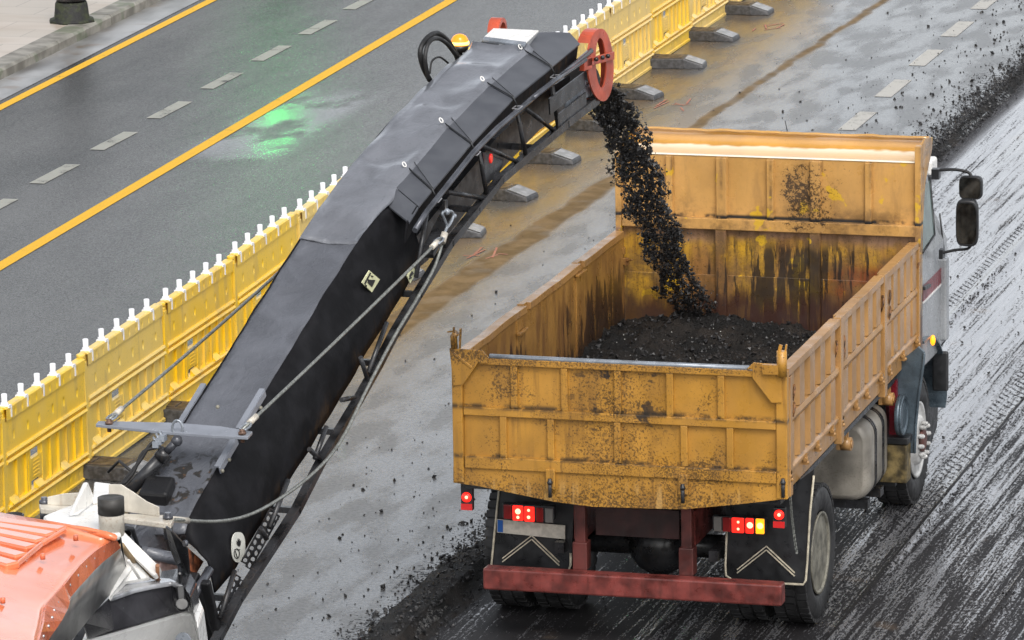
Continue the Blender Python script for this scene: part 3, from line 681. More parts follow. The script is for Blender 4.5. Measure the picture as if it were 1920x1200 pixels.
# right side board
def side_board(s):
    nm = 'side_board'; o = MB(); X = lambda a, c: (min(s*a, s*c), max(s*a, s*c))
    if s > 0: o.box(*X(1.185, 1.20), .07, 4.70, 1.26, 2.12)
    else: o.box(*X(1.185, 1.20), .07, 4.70, 1.2, 2.12)
    brd = o.build(nm, M['p_side'] if s > 0 else M['p_in'], T)
    b = MB(); ys_ = [.0, 1.81, 3.38, 4.70]
    sg = [0, .004, -.003, .006, 0]
    for i in range(3):
        y0, y1 = ys_[i]+.05, ys_[i+1]-.05
        n = 10; top = [(1.0, y0+(y1-y0)*k/n) for k in range(n+1)]
        secs = [[(s*1.172, y, 2.112+.008*mn.noise(Vector((y*2, i, s)))), (s*1.252, y, 2.112+.008*mn.noise(Vector((y*2, i, s)))), (s*1.252, y, 2.166+.008*mn.noise(Vector((y*2, i, s)))), (s*1.172, y, 2.166+.008*mn.noise(Vector((y*2, i, s))))] for _, y in top]
        b.loft(secs)
        if s > 0:
            b.prism([(1.20, y0, 1.735), (1.236, y0, 1.735), (1.247, y0, 1.765), (1.236, y0, 1.80), (1.20, y0, 1.81)], (0, y1-y0, 0))
            b.prism([(1.20, y0, 1.385), (1.240, y0, 1.385), (1.240, y0, 1.405), (1.20, y0, 1.445)], (0, y1-y0, 0))
    if s > 0:
        b.box(1.205, 1.222, .05, 4.70, 1.245, 1.372); b.box(1.205, 1.235, .05, 4.70, 1.372, 1.384)
    b.build('side_rail', M['p_side'], brd, .004)
    if s > 0:
        b = MB()
        for i in range(3):
            y0, y1 = ys_[i]+.05, ys_[i+1]-.05; n = 5; st = (y1-y0)/n
            for k in range(n):
                a = y0+st*k+.03
                for z0, z1 in ((1.81, 2.112), (1.44, 1.735)):
                    b.prism([(1.20, a-.01, z0), (1.240, a+.03, z0), (1.240, a+.185, z0), (1.20, a+.19, z0)], (0, 0, z1-z0))
        b.each('side_rib', M['p_side'], brd)
        b = MB()
        for y in ys_[1:3]: b.box(1.198, 1.256, y-.048, y+.048, 1.20, 2.172)
        b.box(1.198, 1.256, -.004+.08, .155, 1.215, 2.10); b.box(1.198, 1.256, 4.655, 4.70, 1.24, 2.12)
        b.each('side_post', M['p_side'], brd, .006)
        b = MB()                                                   # drop-side hinges along the lower rail
        for px, py in ((1483, 890), (1513, 862), (1536, 838), (1563, 807), (1580, 788), (1608, 758), (1628, 738), (1655, 712), (1670, 693), (1696, 668), (1722, 643)):
            y = PX(px, py, 1.25).y
            b.tube([(1.245, y-.04, 1.368), (1.245, y+.04, 1.368)], .015, 8); b.box(1.222, 1.256, y-.018, y+.018, 1.325, 1.405)
            b.ball((1.256, y, 1.338), .015, 8)
        b.each('side_hinge', M['p_side'], brd)
        b = MB()
        for px, py in ((1513, 903), (1587, 832), (1666, 748)):
            c = PX(px, py, 1.17); b.tube([(1.13, c.y, c.z), (1.21, c.y, c.z)], .052, 18); b.tube([(1.21, c.y, c.z), (1.218, c.y, c.z)], .03, 14)
            b.bar((1.15, c.y+.035, c.z), (1.15, c.y+.035, 1.26), .06, .02, (0, 1, 0)); b.bar((1.15, c.y-.03, c.z-.02), (1.15, c.y-.03, 1.26), .06, .014, (0, 1, 0)); b.box(1.10, 1.13, c.y-.05, c.y+.05, c.z-.04, 1.25); b.build('roller_bracket', M['p_side'], T); b = MB()
        pass
        b = MB()                                                   # rusty loops hung in the post corners
        for px, py in ((1487, 722), (1487, 755), (1567, 640), (1581, 630), (1581, 650), (1654, 555), (1667, 545), (1667, 575), (1721, 480)):
            c = PX(px, py, 1.24); b.tube([c+Vector((.012*math.sin(k), .02*math.cos(k*1.3), -.03*k)) for k in range(5)], .010, 6)
        b.each('lashing_chain', plain('rusty_chain', (.20, .09, .03), .6, var=.4, vs=30), brd)
    else:
        b = MB()
        for px, py in ((970, 640), (1080, 530)):
            y = PX(px, py, -1.185).y; b.box(-1.188, -1.176, y-.022, y+.022, 1.2, 2.10)
            b.bar(PX(px+2, py-12, -1.16), PX(px+18, py-24, -1.16), .03, .02); 
        b.box(-1.252, -1.20, 1.76, 1.86, 1.15, 2.172); b.box(-1.252, -1.20, 3.33, 3.43, 1.15, 2.172); b.box(-1.252, -1.2, .05, 4.7, 1.24, 1.30); b.box(-1.24, -1.2, .05, 4.7, 1.72, 1.78)
        b.each('side_post', M['p_in'], brd, .004)
    return brd
side_board(1); side_board(-1)
# headboard
b = MB(); b.box(-1.25, 1.25, YH, YH+.012, 1.2, 2.785); hb = b.build('headboard', M['p_head'], T)
b = MB(); b.box(-1.20, 1.21, YH-.052, YH-.001, 2.195, 2.285)
for px in (1257, 1355, 1446, 1531, 1630):
    x = xY(px, 350, YH); wd = .05 if px in (1355, 1531) else .032
    b.prism([(x-wd, YH-.001, 2.285), (x-wd*.9, YH-.040, 2.285), (x+wd*.7, YH-.040, 2.285), (x+wd, YH-.001, 2.285)], (0, 0, .495))
for px in (1354, 1530):
    x = xY(px, 500, YH); b.prism([(x-.05, YH-.001, 1.25), (x-.045, YH-.042, 1.25), (x+.04, YH-.042, 1.25), (x+.05, YH-.001, 1.25)], (0, 0, .945))
b.box(-1.20, 1.2, YH-.012, YH-.001, 1.2, 1.815)
b.each('headboard_rib', M['p_head'], hb, .005)
b = MB(); b.box(-1.255, -1.205, YH-.05, YH+.03, 1.2, 2.80); b.box(1.208, 1.256, YH-.045, YH+.03, 1.24, 2.93)
b.prism([(1.256, YH+.03, 2.93), (1.256, YH+.14, 2.96), (1.256, YH+.44, 2.92), (1.256, YH+.42, 2.82), (1.256, YH+.15, 2.6), (1.256, YH+.06, 2.3), (1.256, YH+.03, 2.0)], (-.02, 0, 0))
b.prism([(-1.256, YH+.03, 2.80), (-1.256, YH+.44, 2.92), (-1.256, YH+.42, 2.82), (-1.256, YH+.03, 2.2)], (.02, 0, 0))
b.each('headboard_post', M['p_head'], hb, .006)
b = MB()                                                          # latch lugs on the left post
for px, py in ((1163, 470), (1170, 490)): c = PY(px, py, YH-.07); b.box(c.x-.03, c.x+.04, c.y-.02, c.y+.02, c.z-.03, c.z+.03)
b.bar(PY(1172, 490, YH-.08), PY(1186, 487, YH-.12), .012, .012); b.each('latch_lug', M['p_in'], hb, .004)
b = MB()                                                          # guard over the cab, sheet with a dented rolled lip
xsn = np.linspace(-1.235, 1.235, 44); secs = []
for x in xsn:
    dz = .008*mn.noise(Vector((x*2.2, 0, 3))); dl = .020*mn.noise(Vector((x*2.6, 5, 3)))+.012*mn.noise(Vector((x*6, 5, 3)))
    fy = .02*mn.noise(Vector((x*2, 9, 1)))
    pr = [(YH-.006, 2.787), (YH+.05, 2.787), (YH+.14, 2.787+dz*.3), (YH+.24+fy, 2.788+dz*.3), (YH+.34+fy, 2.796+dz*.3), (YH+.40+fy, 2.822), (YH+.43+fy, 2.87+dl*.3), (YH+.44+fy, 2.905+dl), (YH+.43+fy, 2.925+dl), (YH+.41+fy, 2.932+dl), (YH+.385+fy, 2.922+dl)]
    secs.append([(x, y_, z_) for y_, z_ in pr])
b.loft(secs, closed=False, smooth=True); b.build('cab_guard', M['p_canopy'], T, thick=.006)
b = MB(); b.box(-1.19, 1.185, .05, 4.75, 1.16, 1.2); b.build('bed_floor', M['blackpaint'], T)
# chassis
b = MB()
for x in (-.42, .42): b.box(x-.04, x+.04, .42, 6.0, .72, .98)
b.each('chassis_rail', M['redframe'], T)
b = MB(); c0, c1 = PY(1118, 963, .42), PY(1275, 1010, .42); b.box(c0.x, c1.x, .40, .42, c1.z, c0.z+.06); b.box(-.85, .85, .9, 1.0, .98, 1.12); b.box(-.5, .5, 3, 3.1, .75, .95)
b.each('crossmember', M['darkred'], T)
b = MB()
for px in (1089, 1288):
    x = xY(px, 1010, .30); b.box(x-.04, x+.04, .28, .36, .56, 1.08); b.box(x-.055, x+.055, .26, .38, .53, .74)
b.each('bumper_bracket', M['darkred2'], T, .008)
b = MB(); b.box(-1.085, 1.165, .14, .27, .375, .535); b.build('rear_bumper', M['redframe'], T, .014)
b = MB(); b.tube([(-.95, 1.175, .52), (.95, 1.175, .52)], .09, 14); b.ball((0, 1.175, .52), .24, 16); b.box(-.62, -.55, .45, 1.9, .60, .68); b.box(.55, .62, .45, 1.9, .60, .68); b.tube([(0, 1.3, .6), (0, 3.6, .75)], .05, 10)
b.tube([(-.9, 4.81, .50), (.9, 4.81, .50)], .06, 12); b.box(-.3, .3, 4.6, 5.9, .6, 1.1)
b.build('axle', M['blackpaint'], T)
b = MB(); b.box(-1.14, 1.14, 3.9, 4.1, .5, 1.15); b.box(.9, 1.16, 4.16, 4.24, .28, .6); b.each('underbody_panel', M['black'], T)
def revolve_tyre(x0, x1, R, lug):
    wd = x1-x0; b = MB(); q = lambda t: x0+wd*t
    b.lathe((0, 0, 0), [(q(.12), R*.585), (q(.04), R*.66), (q(.0), R*.78), (q(.02), R*.90), (q(.07), R*.965), (q(.12), R*.985), (q(.88), R*.985), (q(.93), R*.965), (q(.98), R*.90), (q(1.0), R*.78), (q(.96), R*.66), (q(.88), R*.585), (q(.5), R*.57), (q(.12), R*.585)], 56)
    n = 44
    for k in range(n):
        a = 2*math.pi*k/n; c, s = math.cos(a), math.sin(a); rr = Vector((0, c, s)); tt = Vector((0, -s, c)); dr = R*.025 if lug else R*.012
        for u, v in ((.04, .30), (.36, .64), (.70, .96)):
            m = (u+v)/2; tw = tt*(.5 if u == .36 else 0)*R*2*math.pi/n
            b.obox(Vector((q(m), 0, 0))+rr*(R*.985)+tw, (wd*(v-u)/2, 0, 0), rr*dr, tt*(R*2*math.pi/n*.36))
    return b
def wheel(x0, x1, y, R, front, s):
    e = MB(); e = revolve_tyre(x0, x1, R, True); e.v = [(vx, vy+y, vz+R) for vx, vy, vz in e.v]
    ty = e.build('wheel', M['rubber'], T)
    b = MB(); xo = x1 if s > 0 else x0
    P_ = lambda d, r: (xo-s*d, r)
    if front:
        pr = [P_(.02, R*.60), P_(.0, R*.60), P_(.005, R*.56), P_(.04, R*.54), P_(.035, R*.42), P_(-.01, R*.38), P_(-.02, R*.34), P_(-.02, R*.20)]
    else:
        pr = [P_(.02, R*.60), P_(.005, R*.60), P_(.01, R*.555), P_(.05, R*.54), P_(.14, R*.50), P_(.15, R*.36), P_(.12, R*.28), P_(.12, R*.20)]
    b.lathe((0, y, R), pr, 40); b.build('rim', M['rimw'] if front else M['rim'], ty)
    b = MB()
    if front: b.lathe((0, y, R), [P_(-.02, R*.19), P_(-.045, R*.185), P_(-.055, R*.13), P_(-.055, .001)], 24)
    else: b.lathe((0, y, R), [P_(.12, R*.21), P_(.04, R*.19), P_(.03, R*.12), P_(.03, .001)], 24)
    b.build('hub', M['hubred'] if front else M['rim'], ty)
    n = 10
    for k in range(n):
        b = MB()
        a = 2*math.pi*(k+.3)/n; rr = R*(.26); d0 = -.02 if front else .12
        p = Vector((xo-s*d0, y+rr*math.cos(a), R+rr*math.sin(a))); b.tube([p, p+Vector((s*.035, 0, 0))], .019, 8); b.ball(p+Vector((s*.038, 0, 0)), .019, 8)
        b.build('wheel_nut', M['rimw'], ty)
for s in (1, -1):
    X = sorted((s*.95, s*1.235)); wheel(X[0], X[1], 1.175, .515, False, s); X = sorted((s*.60, s*.885)); wheel(X[0], X[1], 1.175, .515, False, s)
    X = sorted((s*.93, s*1.22)); wheel(X[0], X[1], 4.80, .515, True, s)
# mud flaps
def flap(loop, border, chev):
    b = MB(); b.prism([PY(x, y, .56) for x, y in loop], (0, .014, 0)); fl = b.build('mud_flap', M['black'], T)
    b = MB(); b.tube([PY(x, y, .55) for x, y in border], .009, 6); b.build('flap_trim', M['ivory'], fl)
    b = MB(); (ax, ay), (lx_, ly), (rx_, ry) = chev
    for o in (0, 7):
        for (ex, ey) in ((lx_, ly), (rx_, ry)): b.bar(PY(ax, ay+o, .548), PY(ex, ey+o*.9, .548), .008, .008)
    b.each('chevron', M['ivory'], fl)
flap([(936, 905), (921, 1062), (924, 1068), (1062, 1075), (1071, 1060), (1078, 905)], [(936, 915), (928, 990), (921, 1062), (930, 1066), (1055, 1074), (1066, 1070), (1070, 1060), (1070, 1037)], [(997, 1004), (942, 1047), (1049, 1054)])
flap([(1361, 940), (1360, 1080), (1372, 1088), (1508, 1096), (1514, 1060), (1526, 880), (1500, 900)], [(1363, 985), (1360, 1060), (1361, 1079), (1374, 1088), (1440, 1093), (1506, 1096), (1511, 1088), (1514, 1050), (1519, 960), (1526, 892)], [(1437, 1024), (1382, 1068), (1490, 1074)])
# rear lamps
def lampbar(cells, Y=.36):
    x0, x1 = cells[0][0], cells[-1][1]; y0, y1 = cells[0][2], cells[0][3]
    a, c = PY(x0-2, y0-2, Y+.01), PY(x1+2, y1+3, Y+.01); b = MB(); b.box(a.x, c.x, Y+.012, Y+.07, min(a.z, c.z), max(a.z, c.z)); h = b.build('tail_light', M['black'], T, .008)
    for u0, u1, v0, v1, m in cells:
        a, c = PY(u0, v0, Y), PY(u1, v1, Y); b = MB(); b.box(a.x+.002, c.x-.002, Y, Y+.02, c.z, a.z); b.build('lens', M[m], h, .006)
    return h
h = lampbar([(943, 959, 946, 974, 'redlens'), (960, 981, 948, 977, 'redlit'), (982, 1002, 950, 979, 'redlit'), (1004, 1019, 952, 980, 'redlens'), (1021, 1037, 953, 981, 'greylens')])
for px, py, k, r in ((971, 959, 'hot', .022), (971, 970, 'hot', .012), (991, 957, 'hot', .011), (991, 970, 'hot', .013)):
    b = MB(); b.ball(PY(px, py, .355), r, 10, (1, .3, 1)); b.build('bulb_glow', M[k], h)
h = lampbar([(1337, 1353, 969, 997, 'greylens'), (1354, 1370, 970, 998, 'redlens'), (1371, 1395, 971, 1000, 'redlit'), (1397, 1413, 972, 1001, 'redlit'), (1416, 1433, 973, 1002, 'amberlit')])
for px, py, k, r in ((1406, 985, 'hot', .024), (1425, 986, 'amberhot', .024), (1384, 979, 'hot', .010), (1384, 992, 'hot', .010)):
    b = MB(); b.ball(PY(px, py, .355), r, 10, (1, .3, 1)); b.build('bulb_glow', M[k], h)
for px, py, dx in ((874, 933, 0), (1460, 966, 0)):
    Y = .10; c = PY(px, py, Y); b = MB(); b.box(c.x-.045, c.x+.045, Y+.012, Y+.06, c.z-.10, c.z+.10 if px < 1000 else c.z+.05); h = b.build('marker_lamp', M['black'], T, .006)
    b = MB(); b.lathe(c, [(-.008, .02), (-.004, .034), (.012, .038)], 18, 'Y'); b.build('lens', M['redlit'], h)
    b = MB(); b.ball(c+Vector((.004, -.008, .004)), .013, 8, (1, .4, 1)); b.build('bulb_glow', M['hot'], h)
    b = MB(); b.box(c.x-.042, c.x+.042, Y, Y+.012, c.z-.095, c.z-.05); b.build('reflector', M['reddull'], h)
pl = [PY(x, y, .54) for x, y in [(932, 973), (1060, 985), (1060, 1011), (932, 998)]]
b = MB(); b.prism(pl, (0, -.006, 0)); p_ = b.build('number_plate', M['plate'], T, .002, label='blank white number plate with a blue strip at its left end')
b = MB(); b.prism([PY(x, y, .532) for x, y in [(933, 974.5), (943, 975.5), (943, 998), (933, 997)]], (0, -.002, 0)); b.build('blue_strip', M['blue'], p_)
# fuel tank with two straps, side gear
def rbox(x0, x1, y0, y1, z0, z1, r, n=5):
    lp = []
    for cx, cz, a0 in ((x1-r, z1-r, 0), (x0+r, z1-r, 90), (x0+r, z0+r, 180), (x1-r, z0+r, 270)):
        for k in range(n+1): a = math.radians(a0+90*k/n); lp.append((cx+r*math.cos(a), cz+r*math.sin(a)))
    return lp
b = MB(); lp2 = rbox(.52, 1.17, 0, 0, .40, 1.04, .14, 7); cxm, czm = .845, .72
secs = [[(cxm+(x-cxm)*k, y, czm+(z-czm)*k) for x, z in lp2] for y, k in ((3.14, .84), (3.155, .92), (3.19, .98), (3.24, 1), (3.80, 1), (3.84, .98), (3.86, .9))]
b.loft(secs, smooth=True)
tk = b.build('fuel_tank', M['tank'], T)
b = MB()
for y in (3.34, 3.62): b.loft([[(cxm+(x-cxm)*1.018, yy, czm+(z-czm)*1.016) for x, z in lp2] for yy in (y, y+.022)], smooth=False); b.loft([[(cxm+(x-cxm)*1.018, yy, czm+(z-czm)*1.016) for x, z in lp2] for yy in (y+.045, y+.067)], smooth=False)
b.each('tank_strap', M['blackpaint'], tk)
b = MB(); b.lathe((.95, 3.5, 1.035), [(0, .07), (.05, .07), (.055, .05)], 16, 'Z'); b.build('filler_cap', M['black'], tk)
b = MB(); b.box(.5, 1.14, 3.22, 3.32, .33, .40); b.box(.5, 1.16, 3.6, 3.72, .33, .40); b.each('tank_bracket', M['blackpaint'], T)
c = PY(1689, 778, 3.93); b = MB(); b.tube([(c.x-.02, c.y, c.z), (c.x+.02, c.y, c.z)], .16, 28); b.lathe((c.x+.02, c.y, c.z), [(0, .165), (.012, .16), (.012, .13), (.0, .125), (.006, .10), (.0, .001)], 28); b.build('air_filter', M['bluegrey'], T)
a, d = PY(1645, 735, 4.04), PY(1681, 815, 4.04); b = MB(); b.box(a.x-.1, d.x, 4.04, 4.10, d.z, a.z+.1); b.build('frame_shield', M['maroon'], T)
a, d = PY(1668, 834, 3.96), PY(1700, 907, 3.96); b = MB(); b.box(a.x-.1, d.x, 3.96, 4.12, d.z, a.z); b.build('battery_box', plain('stained_panel', (.17, .125, .05), .5, var=.4, vs=12, grime=.8), T, .01)
a, d = PY(1670, 820, 3.94), PY(1703, 835, 3.94); b = MB(); b.box(a.x-.1, d.x, 3.94, 4.11, d.z, a.z); b.build('support_arm', M['black'], T, .01)
# front mudguard
b = MB(); b.prism([PY(x, y, 4.12) for x, y in [(1722, 650), (1733, 660), (1731, 682), (1722, 747), (1717, 800), (1715, 850), (1702, 850), (1672, 840), (1660, 700)]], (0, .03, 0)); b.tube([PY(x, y, 4.11) for x, y in [(1733, 662), (1731, 684), (1722, 747), (1717, 800), (1715, 850)]], .012, 8); b.build('rear_mudguard', M['bluegrey'], T, .012)
b = MB(); arch = [PX(x, y, 1.23) for x, y in [(1726, 640), (1738, 630), (1752, 636), (1762, 662), (1768, 700), (1769, 738), (1766, 760)]]; arch = smooth_curve(arch, 5)
b.loft([[p+Vector((0, 0, 0)), p+Vector((.03, 0, 0)), p+Vector((.03, 0, -.02)), p+Vector((-.3, 0, -.02)), p+Vector((-.3, 0, 0))] for p in arch], smooth=False); b.build('wheel_arch', M['bluegrey'], T)
b = MB(); b.prism([PX(x, y, 1.06) for x, y in [(1716, 652), (1732, 640), (1746, 650), (1757, 690), (1760, 740), (1757, 800), (1735, 860), (1705, 860)]], (-.12, 0, 0)); b.build('arch_liner', M['tar'], T)
b = MB(); a = PX(1749, 638, 1.27); b.ball(a, .045, 10, (.5, .7, 1)); b.build('side_indicator', M['amberlit'], T)
a, d = PX(1768, 660, 1.26), PX(1777, 724, 1.26); b = MB(); b.box(1.17, 1.30, a.y, a.y+.05, d.z, a.z); b.build('front_flap', M['black'], T, .015)
# cab
def cabsec(y, zt, wt, wb, z0=1.06): return [(-wb, y, z0), (wb, y, z0), (wb, y, 1.95), (wt, y, zt-.06), (wt-.06, y, zt), (-wt+.06, y, zt), (-wt, y, zt-.06), (-wb, y, 1.95)]
b = MB(); b.loft([cabsec(4.93, 2.66, 1.12, 1.20), cabsec(5.0, 2.70, 1.13, 1.215), cabsec(5.35, 2.72, 1.13, 1.22), cabsec(5.62, 2.60, 1.12, 1.22), cabsec(5.80, 2.28, 1.13, 1.22), cabsec(5.98, 2.0, 1.16, 1.215, 1.1), cabsec(6.04, 1.96, 1.15, 1.19, 1.2)], smooth=False)
cab = b.build('cab', M['silver'], T, .02)
def onside(px, py, dx=.004):   # a point on the slightly leaning cab side
    p = PX(px, py, 1.22)
    for _ in range(6):
        X = 1.218 if p.z < 1.95 else 1.218-(p.z-1.95)*.125
        p = PX(px, py, X+dx)
    return p
b = MB(); b.prism([onside(*q, .002) for q in [(1729, 352), (1742, 338), (1746, 380), (1751, 438), (1729, 470)]], (.006, 0, 0)); b.build('side_window', M['window'], cab)
b = MB(); b.tube([onside(*q, .006) for q in [(1743, 332), (1747, 380), (1752, 440), (1729, 474)]], .012, 6); b.build('window_seal', M['black'], cab)
b = MB(); b.prism([onside(*q, .002) for q in [(1730, 538), (1764, 502), (1764, 534), (1730, 569)]], (.004, 0, 0)); b.build('side_stripe', M['maroon'], cab)
b = MB(); b.prism([onside(*q, .003) for q in [(1730, 566), (1764, 531), (1764, 535), (1730, 570)]], (.006, 0, 0)); b.each('stripe_edge', M['white'], cab)
b = MB(); b.bar(onside(1732, 541, .03), onside(1743, 535, .03), .03, .03); b.build('door_handle', M['black'], cab, .006)
b = MB(); b.tube([onside(*q, .002) for q in [(1762, 400), (1770, 470), (1774, 560), (1771, 640), (1764, 648)]], .008, 6); b.build('door_seal', M['black'], cab)
b = MB(); a, d = PX(1778, 482, 1.27), PX(1783, 636, 1.27); b.box(1.20, 1.27, a.y-.06, a.y+.05, d.z+.02, a.z); b.build('corner_deflector', M['silver'], cab, .02)
b = MB(); a = PX(1748, 302, 1.10); b.box(1.0, 1.12, a.y-.12, a.y+.12, a.z-.10, a.z+.02); b.build('roof_corner', M['white'], cab, .02)
# mirrors
def mir(px0, py0, px1, py1, X, Y):
    a, d = PY(px0, py0, Y), PY(px1, py1, Y); cx, cz = (a.x+d.x)/2, (a.z+d.z)/2; hx, hz = (d.x-a.x)/2, (a.z-d.z)/2
    def ring(k, y, n=20): return [(cx+hx*k*math.copysign(abs(math.cos(t))**.45, math.cos(t)), y, cz+hz*k*math.copysign(abs(math.sin(t))**.45, math.sin(t))) for t in [2*math.pi*i/n for i in range(n)]]
    b = MB(); b.loft([ring(.93, Y), ring(1, Y+.02), ring(1, Y+.06), ring(.8, Y+.11)], smooth=True); h = b.build('mirror', M['black'], T)
    b = MB(); b.loft([ring(.86, Y-.003), ring(.88, Y+.001)]); b.build('mirror_glass', M['glassy'], h); h.rotation_euler = (0, 0, 0)
mir(1797, 330, 1841, 376, 0, 5.35); mir(1791, 374, 1833, 464, 0, 5.30)
b = MB(); b.tube(smooth_curve([PY(1750, 328, 5.4), PY(1756, 320, 5.4), PY(1790, 318, 5.4), PY(1815, 323, 5.4), PY(1822, 332, 5.38)], 4), .013, 8); b.box(*sorted((PY(1748, 324, 5.4).x, PY(1762, 334, 5.4).x)), 5.36, 5.44, PY(1755, 335, 5.4).z, PY(1755, 316, 5.4).z)
b.tube(smooth_curve([PY(1764, 475, 5.4), PY(1790, 469, 5.4), PY(1815, 466, 5.38), PY(1822, 455, 5.36)], 4), .012, 8); b.box(*sorted((PY(1762, 466, 5.4).x, PY(1769, 482, 5.4).x)), 5.36, 5.44, PY(1765, 484, 5.4).z, PY(1765, 467, 5.4).z)
b.build('mirror_arm', M['black'], T)
b = MB(); b.tube([PY(1477, 250, 5.6), PY(1472, 226, 5.6)], .004, 6); b.build('aerial', M['black'], T)
# chain hanging by the right flap
b = MB(); ch = [PY(1482, 925, .3), PY(1484, 960, .3), PY(1490, 1010, .3), PY(1494, 1035, .3)]; ch = resample(smooth_curve(ch, 6), 30)
for i, p in enumerate(ch): b.obox(p, (.008, 0, 0) if i % 2 else (.003, 0, 0), (0, .004, 0), (0, 0, .013))
b.build('safety_chain', M['wire'], T)

# ------------------------------------------------------------------ the load
def heap_z(x, y):
    z = 1.32+.07*min(1, max(0, (y-1.0)/3.2))
    z += .045*math.exp(-(((x-.25)/.62)**2+((y-3.1)/.85)**2)) + .10*math.exp(-(((x+.5)/.5)**2+((y-4.4)/.5)**2)) + .06*math.exp(-(((x+1)/.4)**2+((y-3.4)/1.0)**2))
    z += .05*mn.noise(Vector((x*3, y*3, 1)))+.05*mn.noise(Vector((x*8, y*8, 4)))
    t = mn.noise(Vector((x*20, y*20, 2))); z += .05*abs(t)+.02*mn.noise(Vector((x*48, y*48, 2)))
    return z
b = MB(); nx, ny = 118, 220; xh = np.linspace(-1.186, 1.186, nx); yh = np.linspace(.05, 4.742, ny)
for y in yh: b.addv([(x, y, heap_z(x, y)) for x in xh])
for j in range(ny-1):
    for i in range(nx-1): b.face((j*nx+i, j*nx+i+1, (j+1)*nx+i+1, (j+1)*nx+i), True)
o = b.build('rubble_heap', M['heap']); tag(o, 'dark heap of milled asphalt lying in the tipper body', 'rubble', kind='stuff')
b = MB(); P = []; S = []
for _ in range(16000):
    x, y = rng.uniform(-1.15, 1.15), rng.uniform(.4, 4.7); d = math.exp(-(((x-.3)/.75)**2+((y-2.9)/1.0)**2))
    if rng.uniform() > .25+d*.8: continue
    s = rng.choice([.008, .013, .021, .034], p=[.45, .33, .17, .05]); P.append((x, y, heap_z(x, y)+s*.3)); S.append(s)
chunks(b, P, S); o = b.build('rubble_chunks', M['millings'], recalc=False); tag(o, 'loose lumps of broken asphalt lying on top of the load', 'rubble', kind='stuff')
b = MB(); P = []; S = []
for _ in range(150):
    x, y = rng.uniform(-1.0, 1.0), rng.uniform(1.5, 4.5); s = rng.uniform(.004, .009); P.append((x, y, heap_z(x, y)+s)); S.append(s)
chunks(b, P, S); o = b.build('pale_stone_chips', plain('pale_stone', (.45, .45, .42), .3), recalc=False); tag(o, 'tiny pale stone chips glinting on the dark load', 'stone', kind='stuff')
# falling stream
path = [Vector((-.93, 1.55, 3.98)), Vector((-.88, 2.1, 3.88))]+[PC(x, y, 0) for x, y in [(1148, 200), (1183, 290), (1222, 400), (1253, 480), (1283, 560), (1303, 608)]]
path = resample(smooth_curve(path, 8), 60); hwid = np.interp(np.linspace(0, 1, 60), [0, .2, .35, .6, .8, 1], [.17, .19, .20, .205, .19, .20])
b = MB(); P = []; S = []
for _ in range(38000):
    t = rng.uniform()**1.08; i = min(58, int(t*59)); p = path[i].lerp(path[i+1], t*59-i)
    a = rng.uniform(0, 2*math.pi); r = (rng.uniform()**.5)
    cl = mn.noise(Vector((math.cos(a)*r*2.5+3, math.sin(a)*r*2.5, t*22)))
    if cl < -.14-.30*(1-t)**1.5+.13*t: continue
    if rng.uniform() < .05: r *= rng.uniform(1, 1.5)
    hw_ = hwid[i]*(1+.35*mn.noise(Vector((t*14, 0, 8)))); p = p+Vector(CE)*.05*mn.noise(Vector((t*7, 4, 1))); r *= 1+.45*mn.noise(Vector((math.cos(a)*1.6, math.sin(a)*1.6, t*26))); q = p+Vector(CE)*math.cos(a)*r*hw_+Vector((.03, .35, .9)).normalized().cross(Vector(CE))*math.sin(a)*r*hw_*.45
    s = rng.choice([.004, .008, .013, .022, .032], p=[.36, .34, .20, .08, .02]); P.append(q); S.append(s)
chunks(b, P, S); o = b.build('falling_millings', M['millings'], recalc=False); tag(o, 'stream of black asphalt millings falling from the conveyor into the truck', 'rubble', kind='stuff')

# ------------------------------------------------------------------ the milling machine with its loading conveyor
MM = thing('milling_machine', 'orange and white milling machine raising a long black covered conveyor over the truck', 'milling machine', (-1.0, -8.5, 0))
M['darksteel'] = plain('dark_wet_steel', (.085, .09, .105), .22, metal=.3, var=.2, grime=.2)
# materials of the conveyor
def tarp(name, col, rough, wr):
    g = G(name); n1 = g.noise(3.5, 4, dist=.6); n2 = g.noise(13, 4, g.vec((1, .3, 1)), dist=.5); c = g.mix(g.ramp(n1, .3, .7), tuple(k*.8 for k in col), tuple(k*1.15 for k in col))
    return g, c, g.add(g.mul(n1, .8), g.mul(n2, wr))
g, c, h = tarp('wet_tarpaulin', (.15, .158, .178), .3, .5); c = g.mix(g.mul(g.ramp(g.noise(40, 3), .64, .72), .3), c, (.03, .03, .03)); M['tarp'] = g.out(c, g.ramp(g.noise(4, 3), .3, .7, .30, .45), bump=h, strength=.45, dist=.06, coat=.9, coatr=.16)
g, c, h = tarp('rubber_cover', (.10, .106, .122), .3, 1.0); x, y, z = g.xyz()
gr = g.mul(g.ramp(g.noise(11, 5, dist=.8), .50, .60), g.ramp(g.math('ABSOLUTE', g.add(y, 5.0)), .42, .12)); c = g.mix(gr, c, (.015, .013, .011)); c = g.mix(g.mul(gr, g.ramp(g.noise(30, 3), .6, .7)), c, (.14, .07, .03))
M['cover'] = g.out(c, g.add(g.ramp(g.noise(4, 3), .3, .7, .26, .42), g.mul(gr, .3)), bump=h, strength=.55, dist=.04, coat=.45, coatr=.18)
g = G('bevel_sheet'); c = g.mix(g.ramp(g.noise(5, 4), .3, .7), (.06, .064, .075), (.085, .09, .102)); M['bevel'] = g.out(c, .36, coat=.15)
g = G('dirty_rubber_side'); x, y, z = g.xyz(); c = g.mix(g.ramp(g.noise(6, 4), .35, .7), (.006, .006, .007), (.013, .013, .015))
low = g.ramp(g.sub(g.sub(z, g.mul(y, .45)), 4.12), .35, -.15)
